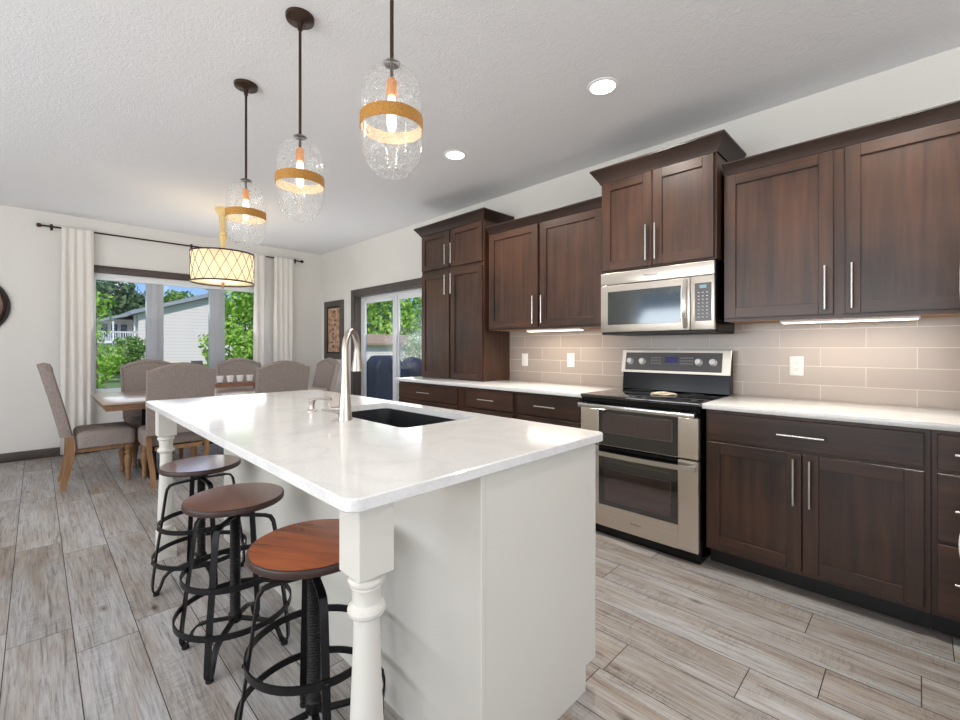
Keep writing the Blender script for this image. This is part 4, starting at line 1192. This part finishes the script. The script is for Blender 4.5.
# ------------------------------------------------------------------ dining chairs
def make_chair(label):
    r = thing('dining_chair', label, 'chair', (0, 0, 0), 0, 'upholstered dining chairs')
    W = .25
    # seat cushion, domed
    mb = MB(); rows = []; n = 12
    def outline(inset, z):
        P = rrect(-W + inset, W - inset, -.150 + inset, .265 - inset, max(.02, .05 - inset), 5); return [(p[0], p[1], z) for p in P]
    zs = [(.03, .345), (.004, .352), (.0, .40), (.0, .45), (.006, .472), (.02, .486), (.05, .496), (.10, .502), (.16, .505), (.21, .506)]
    V = mb.grid([outline(a, z) for a, z in zs], 'fabric', closed=True); mb.bm.faces.new(V[0]); mb.bm.faces.new(V[-1])
    bmesh.ops.recalc_face_normals(mb.bm, faces=mb.bm.faces); mb.build('seat', parent=r, angle=50)
    # camelback
    mb = MB(); nx = 18
    def yc(z): return -.195 - .150 * ((z - .36) / .7) ** 1.15 if z > .36 else -.195
    def top(x):
        u = abs(x) / W
        return 1.085 - .072 * (u ** 1.7) if u < .86 else 1.085 - .072 * (.86 ** 1.7) - .008
    rows = []
    th = .036
    levels = [.50, .51, .55, .62, .70, .78, .86, .94]
    cols = [-W + 2 * W * i / nx for i in range(nx + 1)]
    def pt(x, z, s):   # s=-1 back, +1 front
        u = x / W
        wz = 1 + .06 * max(0, (z - .5) / .55)
        puff = .012 * (1 - u ** 4) if s > 0 else .004 * (1 - u ** 4)
        return (x * wz * .98, yc(z) + s * (th + puff), z)
    F = []; B = []
    for t_ in range(11):
        f = t_ / 10
        fr, bk = [], []
        for x in cols:
            z = .46 + (top(x) - .46) * f
            e = 0
            a = list(pt(x, z, 1)); b = list(pt(x, z, -1)); fr.append(tuple(a)); bk.append(tuple(b))
        F.append(fr); B.append(bk)
    loop = []
    rows = []
    for f_, b_ in zip(F, B):
        ring = list(f_)
        ring.append(((f_[-1][0] + .006), (f_[-1][1] * .5 + b_[-1][1] * .5), f_[-1][2]))
        ring += list(reversed(b_))
        ring.append(((f_[0][0] - .006), (f_[0][1] * .5 + b_[0][1] * .5), f_[0][2]))
        rows.append(ring)
    V = mb.grid(rows, 'fabric', closed=True)
    # rounded top cap
    n1 = nx + 1
    front = V[-1][:n1]; back = list(reversed(V[-1][n1 + 1:2 * n1 + 1]))
    mid = [mb.bm.verts.new(((a.co.x + b.co.x) / 2, (a.co.y + b.co.y) / 2, a.co.z + .014)) for a, b in zip(front, back)]
    for i in range(nx):
        mb.bm.faces.new((front[i], front[i + 1], mid[i + 1], mid[i])); mb.bm.faces.new((mid[i], mid[i + 1], back[i + 1], back[i]))
    mb.bm.faces.new((front[-1], V[-1][n1], mid[-1])); mb.bm.faces.new((V[-1][n1], back[-1], mid[-1]))
    mb.bm.faces.new((front[0], mid[0], V[-1][-1])); mb.bm.faces.new((V[-1][-1], mid[0], back[0]))
    mb.bm.faces.new(V[0])
    bmesh.ops.recalc_face_normals(mb.bm, faces=mb.bm.faces)
    bk = mb.build('backrest', parent=r, angle=60)
    # nailheads on the front edge of the back
    mb = MB()
    for s in (-1, 1):
        z = .56
        while z < top(W):
            x, y, zz = pt(s * W * .94, z, 1)
            mb.lathe([(.0065, 0), (.005, .003), (.001, .0042)], 'nail', n=8, mtx=Matrix.Translation((x, y - .0004, zz)) @ Matrix.Rotation(-PI / 2, 4, 'X')); z += .026
    x_ = -W * .86
    while x_ <= W * .86:
        z = top(x_) - .022; x, y, zz = pt(x_, z, 1)
        mb.lathe([(.0065, 0), (.005, .003), (.001, .0042)], 'nail', n=8, mtx=Matrix.Translation((x, y - .0004, zz)) @ Matrix.Rotation(-PI / 2, 4, 'X')); x_ += .026
    mb.build('nailhead_trim', parent=bk)
    # rear legs: curved
    for s in (-1, 1):
        mb = MB()
        P = [(s * .225, -.206, .505), (s * .225, -.190, .44), (s * .224, -.180, .38), (s * .222, -.180, .32), (s * .212, -.188, .24), (s * .200, -.204, .14), (s * .198, -.222, .06), (s * .198, -.236, 0)]
        b2 = bmesh.new(); rings = []
        for i, p in enumerate(P):
            w = .018; h = [.022, .025, .027, .026, .024, .022, .020, .018][i]
            rings.append([b2.verts.new((p[0] + a * w, p[1] + b * h, p[2])) for a, b in ((1, 1), (-1, 1), (-1, -1), (1, -1))])
        for a, b in zip(rings, rings[1:]):
            for k in range(4): b2.faces.new((a[k], a[(k + 1) % 4], b[(k + 1) % 4], b[k]))
        b2.faces.new(rings[0]); b2.faces.new(rings[-1][::-1]); bmesh.ops.recalc_face_normals(b2, faces=b2.faces)
        mb.merge(b2, 'oak'); mb.build('leg', parent=r, angle=40)
        # turned front leg
        mb = MB(); mb.box(s * .2 - .026, s * .2 + .026, .185, .237, .30, .3445, 'oak', .003, 1)
        mb.lathe([(.014, 0), (.019, .006), (.021, .03), (.016, .045), (.015, .055), (.021, .065), (.022, .075), (.017, .085), (.018, .10), (.024, .14), (.030, .185), (.031, .205), (.026, .228), (.019, .24), (.018, .248), (.026, .256), (.027, .266), (.020, .275), (.020, .282), (.027, .29), (.027, .302)], 'oak', (s * .2, .211, 0), 20)
        mb.build('leg', parent=r, angle=50)
    mb = MB(); mb.box(-.18, .18, -.195, -.175, .31, .344, 'oak', .002, 1); mb.box(-.172, .172, .20, .222, .31, .344, 'oak', .002, 1)
    for s in (-1, 1): mb.box(s * .2 - .01, s * .2 + .01, -.145, .184, .31, .344, 'oak', .002, 1)
    mb.build('seat_rail', parent=r)
    return r
spots = [(.39, 5.41, -90, 'taupe linen dining chair at the left head of the table, side view'),
         (.92, 4.985, 0, 'near-side dining chair turned its back to us, beside the far island leg'),
         (1.805, 4.985, 0, 'near-side dining chair turned its back to us, under the right curtain side'),
         (.91, 5.90, 180, 'window-side dining chair on the left, nailhead back over the lawn view'),
         (1.84, 5.88, 180, 'window-side dining chair on the right, behind the white votive cups'),
         (2.33, 5.41, 90, 'dining chair at the right head of the table by the framed print')]
ch0 = None
for x, y, a, lab in spots:
    if ch0 is None: ch0 = make_chair(lab); c = ch0
    else: c = copy_tree(ch0)
    c['label'] = lab; c.location = (x, y, 0); c.rotation_euler[2] = R(a)

# ------------------------------------------------------------------ curtains
def curtain_panel(root, xa, xb, waves, y=6.855, z0=.02, z1=2.60, amp=.028, seed=1, ph=0.0):
    rnd = random.Random(seed); mb = MB(); rows = []; n = waves * 12
    zs = [z1, z1 - .03, z1 - .12, z1 - .4, 1.6, 1.0, .5, z0]
    off = [rnd.uniform(-.2, .2) for _ in range(waves + 2)]
    for iz, z in enumerate(zs):
        f = (z1 - z) / (z1 - z0)
        row = []
        for k in range(n + 1):
            u = k / n
            am = amp * (.45 + .65 * min(1, f * 3)) * (1 + .25 * math.sin(7 * u + f * 2))
            sp = 1 + .08 * f
            x = (xa + xb) / 2 + (xb - xa) * (u - .5) * sp + .004 * math.sin(9 * f + u * 20)
            row.append((x, y + am * math.cos(2 * PI * waves * u + ph + .5 * math.sin(3 * f + u * 5)), z))
        rows.append(row)
    mb.grid(rows, 'linen')
    o = part(mb, 'curtain_panel', root, smooth=True, angle=180)
    md = o.modifiers.new('thick', 'SOLIDIFY'); md.thickness = .003
    return o
r = thing('curtain', 'white linen curtain gathered at the left side of the dining window', 'curtain', (.34, 6.86, .02))
curtain_panel(r, .20, .47, 4, seed=2, amp=.02)
r = thing('curtain', 'white linen curtain gathered at the right side of the dining window', 'curtain', (2.5, 6.86, .02))
curtain_panel(r, 2.235, 2.39, 2, seed=4, amp=.02)
curtain_panel(r, 2.52, 2.80, 4, seed=5, amp=.02)
r = thing('curtain_rod', 'thin dark metal curtain rod above the dining window', 'curtain rod', (1.5, 6.89, 2.575))
mb = MB(); mb.tube([(.04, 6.893, 2.585), (2.93, 6.893, 2.585)], .010, 'bronze', 14); part(mb, 'rod', r)
for x, s in ((.04, -1), (2.93, 1)):
    mb = MB(); mb.lathe([(.010, 0), (.021, .004), (.023, .02), (.021, .036), (.012, .042)], 'bronze', n=18, mtx=Matrix.Translation((x, 6.893, 2.585)) @ Matrix.Rotation(s * PI / 2, 4, 'Y')); part(mb, 'finial', r)
for x in (.12, 1.47, 2.86):
    mb = MB(); mb.box(x - .012, x + .012, 6.93, 6.9365, 2.55, 2.62, 'bronze', .002, 1); mb.box(x - .005, x + .005, 6.902, 6.93, 2.58, 2.59, 'bronze'); part(mb, 'bracket', r)

# framed print on the right wall
r = thing('framed_print', 'dark framed parchment print hanging on the wall left of the sliding door', 'picture', (XW, 6.49, 1.05))
mb = MB(); xa, xb = XW - .03, XW - .001; fw = .09
for a in ((6.19, 6.79, 1.05, 1.05 + fw), (6.19, 6.79, 1.96 - fw, 1.96), (6.19, 6.19 + fw, 1.05 + fw, 1.96 - fw), (6.79 - fw, 6.79, 1.05 + fw, 1.96 - fw)):
    mb.box(xa, xb, a[0], a[1], a[2], a[3], 'doortrim', .004, 1)
part(mb, 'frame', r)
mb = MB(); mb.box(XW - .014, XW - .002, 6.19 + fw, 6.79 - fw, 1.05 + fw, 1.96 - fw, 'black'); mb.box(XW - .018, XW - .0142, 6.31, 6.67, 1.165, 1.845, 'parchment'); pr = part(mb, 'print', r)
mb = MB(); rnd = random.Random(5)
for k in range(9):
    z = 1.79 - k * .068
    w = rnd.uniform(.05, .12)
    for j in range(rnd.randint(3, 5)):
        yy = 6.49 + rnd.uniform(-w, w) * .8; hh = rnd.uniform(.006, .012); ww = rnd.uniform(.012, .03)
        if rnd.random() < .5: hh, ww = ww, hh
        mb.box(XW - .0188, XW - .0181, yy - ww, yy + ww, z - hh, z + hh, 'doortrim')
part(mb, 'lettering', r)
# round mirror
mx_, mz_ = -.527, 1.672
r = thing('round_mirror', 'round dark framed mirror on the far wall at the left edge', 'mirror', (mx_, YF, mz_))
MX = Matrix.Translation((mx_, YF - .002, mz_)) @ Matrix.Rotation(PI / 2, 4, 'X')
mb = MB(); mb.lathe([(.245, 0), (.25, .022), (.275, .03), (.300, .022), (.305, .030), (.325, .028), (.332, .015), (.332, 0)], 'black', n=64, mtx=MX, cap0=False, cap1=False)
mb.lathe([(.2505, .0235), (.276, .0315), (.299, .0235)], 'bronze', n=64, mtx=MX, cap0=False, cap1=False); part(mb, 'frame', r)
mb = MB(); mb.lathe([(.25, .006), (.0001, .006)], 'mirror', n=48, mtx=MX, cap0=False, cap1=False); part(mb, 'glass', r)

# ------------------------------------------------------------------ refrigerator (only its handles reach into the picture)
r = thing('refrigerator', 'refrigerator at the right edge, only its curved white handles in view', 'refrigerator', (2.0, -.55, 0))
mb = MB(); mb.box(1.62, 2.52, -.95, -.175, .03, 1.78, 'steel', .01, 2); part(mb, 'fridge_body', r)
mb = MB(); mb.box(1.62, 2.065, -.174, -.145, .72, 1.77, 'steel', .008, 2); d = part(mb, 'door', r)
mb = MB(); mb.box(2.075, 2.52, -.174, -.145, .72, 1.77, 'steel', .008, 2); d2 = part(mb, 'door', r)
def bow(parent, x, z0, z1, bulge, y0=-.145):
    mb = MB(); mb.tube([(x, y0 - bulge * 0 + bulge * (math.sin(PI * k / 16) ** .6 if 0 < k < 16 else 0), z0 + (z1 - z0) * k / 16) for k in range(17)], .012, 'outlet', 14); part(mb, 'handle', parent, 'white curved handle')
bow(d, 2.03, 1.14, 1.74, .042)
bow(d2, 2.11, 1.14, 1.74, .042)
mb = MB(); mb.box(1.62, 2.52, -.174, -.145, .06, .70, 'steel', .008, 2); d = part(mb, 'freezer_drawer', r)
mb = MB(); mb.tube([(1.72 + .7 * k / 16, -.145 + .040 * (math.sin(PI * k / 16) ** .5 if 0 < k < 16 else 0), .57) for k in range(17)], .016, 'outlet', 14); part(mb, 'handle', d, 'white curved handle')

# ------------------------------------------------------------------ outside
mb = MB(); mb.box(-60, 120, YF + T + .01, 200, -.6, -.35, 'grass'); mb.box(XW + T + .01, 120, -60, YF + T + .01, -.6, -.35, 'grass'); o = struct(mb, 'ground', smooth=False)
mb = MB(); mb.box(XW + T + .005, 8.5, 3.4, 11.5, -.2, -.06, 'deck', .01, 1); o = struct(mb, 'trim_3'); o.name = 'deck'

def foliage(mb_mat, blobs, n, size, seed):
    rnd = random.Random(seed); verts = []; faces = []; cols = []
    tot = sum(b[3] ** 2 for b in blobs)
    for bx, by, bz, br, sq in [b + (1.0,) if len(b) == 4 else b for b in blobs]:
        for _ in range(int(n * br ** 2 / tot)):
            d = Vector((rnd.gauss(0, 1), rnd.gauss(0, 1), rnd.gauss(0, 1))).normalized()
            rr = br * (rnd.random() ** .22) * (1 + .12 * math.sin(d.x * 7 + d.z * 5))
            c = Vector((bx, by, bz)) + Vector((d.x * rr, d.y * rr, d.z * rr * sq))
            nrm = (d + Vector((rnd.gauss(0, .6), rnd.gauss(0, .6), rnd.gauss(0, .6)))).normalized()
            u = nrm.orthogonal().normalized(); w = nrm.cross(u); a = rnd.random() * 6.28
            u, w = u * math.cos(a) + w * math.sin(a), w * math.cos(a) - u * math.sin(a)
            s = size * rnd.uniform(.6, 1.3); k = len(verts)
            verts += [c + u * s, c + w * s * .5, c - u * s, c - w * s * .5]; faces.append((k, k + 1, k + 2, k + 3)); cols.append(rnd.random())
    me = bpy.data.meshes.new('foliage'); me.from_pydata(verts, [], faces); me.materials.append(M[mb_mat])
    at = me.attributes.new('rnd', 'FLOAT', 'FACE'); at.data.foreach_set('value', cols)
    return me
def tree(name, lab, base, blobs, mat, n, size, seed, trunk_r=.12, group=None):
    r = thing(name, lab, 'tree' if 'tree' in name else 'shrub', base, 0, group)
    B = [(b[0] - base[0], b[1] - base[1], b[2] - base[2]) + tuple(b[3:]) for b in blobs]
    o = bpy.data.objects.new('foliage', foliage(mat, B, n, size, seed)); C.objects.link(o); o.parent = r
    mb = MB(); top = max(b[2] for b in B)
    mb.tube([(0, 0, 0), (trunk_r * .5, 0, top * .4), (0, trunk_r, top)], [trunk_r, trunk_r * .7, trunk_r * .25], 'bark', 8)
    for b in B[:5]: mb.tube([(trunk_r * .4, 0, top * .35), (b[0] * .5, b[1] * .5, top * .35 + (b[2] - top * .35) * .6), b[:3]], [trunk_r * .45, trunk_r * .3, trunk_r * .1], 'bark', 6)
    mb.build('trunk', parent=r)
    return r
G = -.35
tree('tree', 'bright green leafy tree close outside the right window pane', (4.0, 12.6, G), [(3.5, 12.2, 1.2, .75), (4.1, 12.9, 1.9, .9), (3.7, 12.4, 2.5, .7), (4.6, 12.6, 1.1, .8), (4.4, 12.6, 2.7, .8), (3.3, 12.6, .5, .5)], 'leafbright', 5200, .075, 11, .07)
tree('small_tree', 'pale green sapling just outside the left edge of the window', (.80, 11, G), [(.78, 11, 2.0, .28), (.74, 11, 1.5, .22), (.82, 11.1, .85, .34), (.70, 11, .25, .3)], 'leafbright', 900, .05, 12, .02)
tree('shrub', 'round green bush beside the neighbouring house balcony', (3.35, 30, G), [(3.35, 30, .95, .85), (3.7, 30.2, 1.3, .6), (3.0, 30, .5, .7), (3.6, 29.8, .3, .7)], 'leafmid', 3600, .09, 13, .05)
tree('shrub', 'yellow-green bush left of the round bush on the lawn', (2.2, 26, G), [(2.3, 26, .55, .55), (1.95, 26, .9, .5), (2.5, 26.2, 1.0, .35)], 'leafbright', 1800, .08, 14, .04)
tree('tree', 'tall mid-green tree behind the balcony of the neighbouring house', (5, 78, G), [(3.0, 78, 6.6, 3.6), (6.8, 79, 7.4, 3.8), (10, 80, 5.8, 3.6), (4.5, 77, 4, 3.5)], 'leafdark', 7000, .42, 15, .5)
tree('tree', 'darker tree top rising over the neighbouring house roof', (17, 84, G), [(16, 84, 7.6, 2.8), (19, 84, 7.2, 2.6), (14.2, 84, 6.4, 2.0)], 'leafmid', 3000, .36, 16, .4)
for i, (x, y, z, rr, mat, lab) in enumerate([(20, 31.5, 3.0, 3.6, 'leafbright', 'tall bright tree behind the shed, seen through the sliding door'),
                                      (31.5, 35, 3.2, 4.2, 'leafmid', 'full green tree right of the shed roof, seen through the sliding door')]):
    tree('tree', lab, (x, y, G), [(x, y, z, rr), (x - 1.8, y - .5, z + 2.4, rr * .7), (x + 2, y, z + 1.8, rr * .7), (x + .5, y - 1, z - 1, rr * .8)], mat, 7000, .22, 20 + i, .3)
tree('shrub', 'white blossoming shrub beyond the blue covered grill', (9.9, 13.0, G), [(9.9, 13, .9, .65), (9.6, 12.9, 1.35, .45), (10.3, 13.1, 1.4, .5)], 'blossom', 2600, .05, 31, .04)

# neighbouring house (gable end towards us)
HY = 50
r = thing('neighbor_house', 'pale sided two-storey house with gable roof and balcony beyond the lawn', 'house', (11, HY, G))
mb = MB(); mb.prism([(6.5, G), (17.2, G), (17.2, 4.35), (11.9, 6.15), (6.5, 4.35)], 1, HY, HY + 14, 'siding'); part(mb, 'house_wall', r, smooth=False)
mb = MB()
mb.prism([(5.9, 4.2), (11.9, 6.2), (17.8, 4.2), (17.8, 4.55), (11.9, 6.6), (5.9, 4.55)], 1, HY - .5, HY + 14.2, 'roofgrey'); part(mb, 'roof', r, smooth=False)
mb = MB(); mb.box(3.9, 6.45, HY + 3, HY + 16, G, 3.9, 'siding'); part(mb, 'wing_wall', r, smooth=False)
mb = MB(); mb.prism([(3.0, 3.3), (6.6, 4.35), (6.6, 4.6), (3.0, 3.55)], 1, HY + 1, HY + 17, 'roofgrey'); part(mb, 'wing_roof', r, smooth=False)
for x in (4.4, 5.1, 5.8):
    mb = MB(); mb.box(x - .22, x + .22, HY + 2.9, HY + 2.98, 2.2, 3.4, 'houseglass'); part(mb, 'window', r, smooth=False)
mb = MB(); mb.box(3.2, 6.45, HY + .6, HY + 2.9, 1.65, 1.85, 'vinyl'); mb.box(3.2, 6.45, HY + .6, HY + .68, 2.6, 2.7, 'vinyl')
x = 3.25
while x < 6.4: mb.box(x, x + .05, HY + .62, HY + .66, 1.85, 2.6, 'vinyl'); x += .17
for x in (3.3, 4.8, 6.3): mb.box(x - .06, x + .06, HY + .6, HY + .72, G, 3.6 if x < 6 else 4.2, 'vinyl')
part(mb, 'balcony', r, smooth=False)
# things on the lawn
mb = MB(); mb.box(5.9, 6.6, 33, 33.6, G, .28, 'rooftan', .02, 1); mb.box(5.86, 6.64, 32.96, 33.64, .28, .36, 'cream', .02, 1); o = mb.build('garden_box', origin=(6.2, 33.3, G)); tag(o, 'tan box on the lawn in front of the neighbouring house', 'box')
mb = MB(); mb.box(6.95, 7.75, 33, 33.6, G, .02, 'black', .03, 1); mb.box(7.05, 7.65, 33.05, 33.5, .02, .4, 'greypanel', .04, 1); o = mb.build('garden_cart', origin=(7.3, 33.3, G)); tag(o, 'dark cart standing right of the tan box on the lawn', 'cart')
mb = MB(); mb.box(-6, 3.6, 38, 38.1, .2, .28, 'black'); mb.box(-6, 3.6, 38, 38.1, -.15, -.09, 'black')
for k in range(7): mb.box(-6 + k * 1.6 - .05, -6 + k * 1.6 + .05, 38, 38.1, G, .35, 'black')
o = mb.build('rail_fence', origin=(-1.2, 38, G)); tag(o, 'low dark rail fence across the back of the lawn', 'fence')
# shed
r = thing('garden_shed', 'pale garden shed with tan roof seen through the sliding door', 'shed', (15, 24, G))
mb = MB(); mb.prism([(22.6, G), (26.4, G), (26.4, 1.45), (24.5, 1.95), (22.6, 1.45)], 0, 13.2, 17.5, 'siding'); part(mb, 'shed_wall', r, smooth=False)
mb = MB(); mb.prism([(22.3, 1.38), (24.5, 1.97), (26.7, 1.38), (26.7, 1.5), (24.5, 2.1), (22.3, 1.5)], 0, 12.9, 17.8, 'rooftan'); part(mb, 'roof', r, smooth=False)
# covered grills on the deck
mb = MB()
rows = []
for z, sx, sy in ((-.06, .36, .27), (.3, .35, .27), (.75, .36, .27), (.86, .35, .26), (.98, .27, .24), (1.06, .20, .2), (1.075, .15, .15)):
    rows.append([(4.95 + p[0] + .012 * math.sin(9 * p[1] + 14 * z), 7.65 + p[1] + .015 * math.sin(20 * p[0] + z * 4), z) for p in rrect(-sx, sx, -sy, sy, .06)])
V = mb.grid(rows, 'bluecover', closed=True); mb.bm.faces.new(V[-1]); mb.bm.faces.new(V[0]); bmesh.ops.recalc_face_normals(mb.bm, faces=mb.bm.faces)
o = mb.build('covered_grill', origin=(4.95, 7.65, -.06), angle=50); tag(o, 'large grill under a dark blue cover, behind the left door glass', 'grill')
r = thing('kettle_grill', 'round grill under a blue cover, behind the right door glass', 'grill', (6.9, 9.35, -.06))
mb = MB(); mb.lathe([(.16, .33), (.25, .38), (.33, .5), (.35, .66), (.31, .82), (.2, .94), (.06, .99), (.02, 1.0)], 'bluecover', (6.9, 9.35, -.0), 28); part(mb, 'cover', r)
for k in range(3):
    a = 2 * PI * k / 3 + .4; mb = MB(); mb.tube([(6.9 + .1 * math.cos(a), 9.35 + .1 * math.sin(a), .34), (6.9 + .26 * math.cos(a), 9.35 + .26 * math.sin(a), -.06)], .014, 'black', 8); part(mb, 'leg', r)
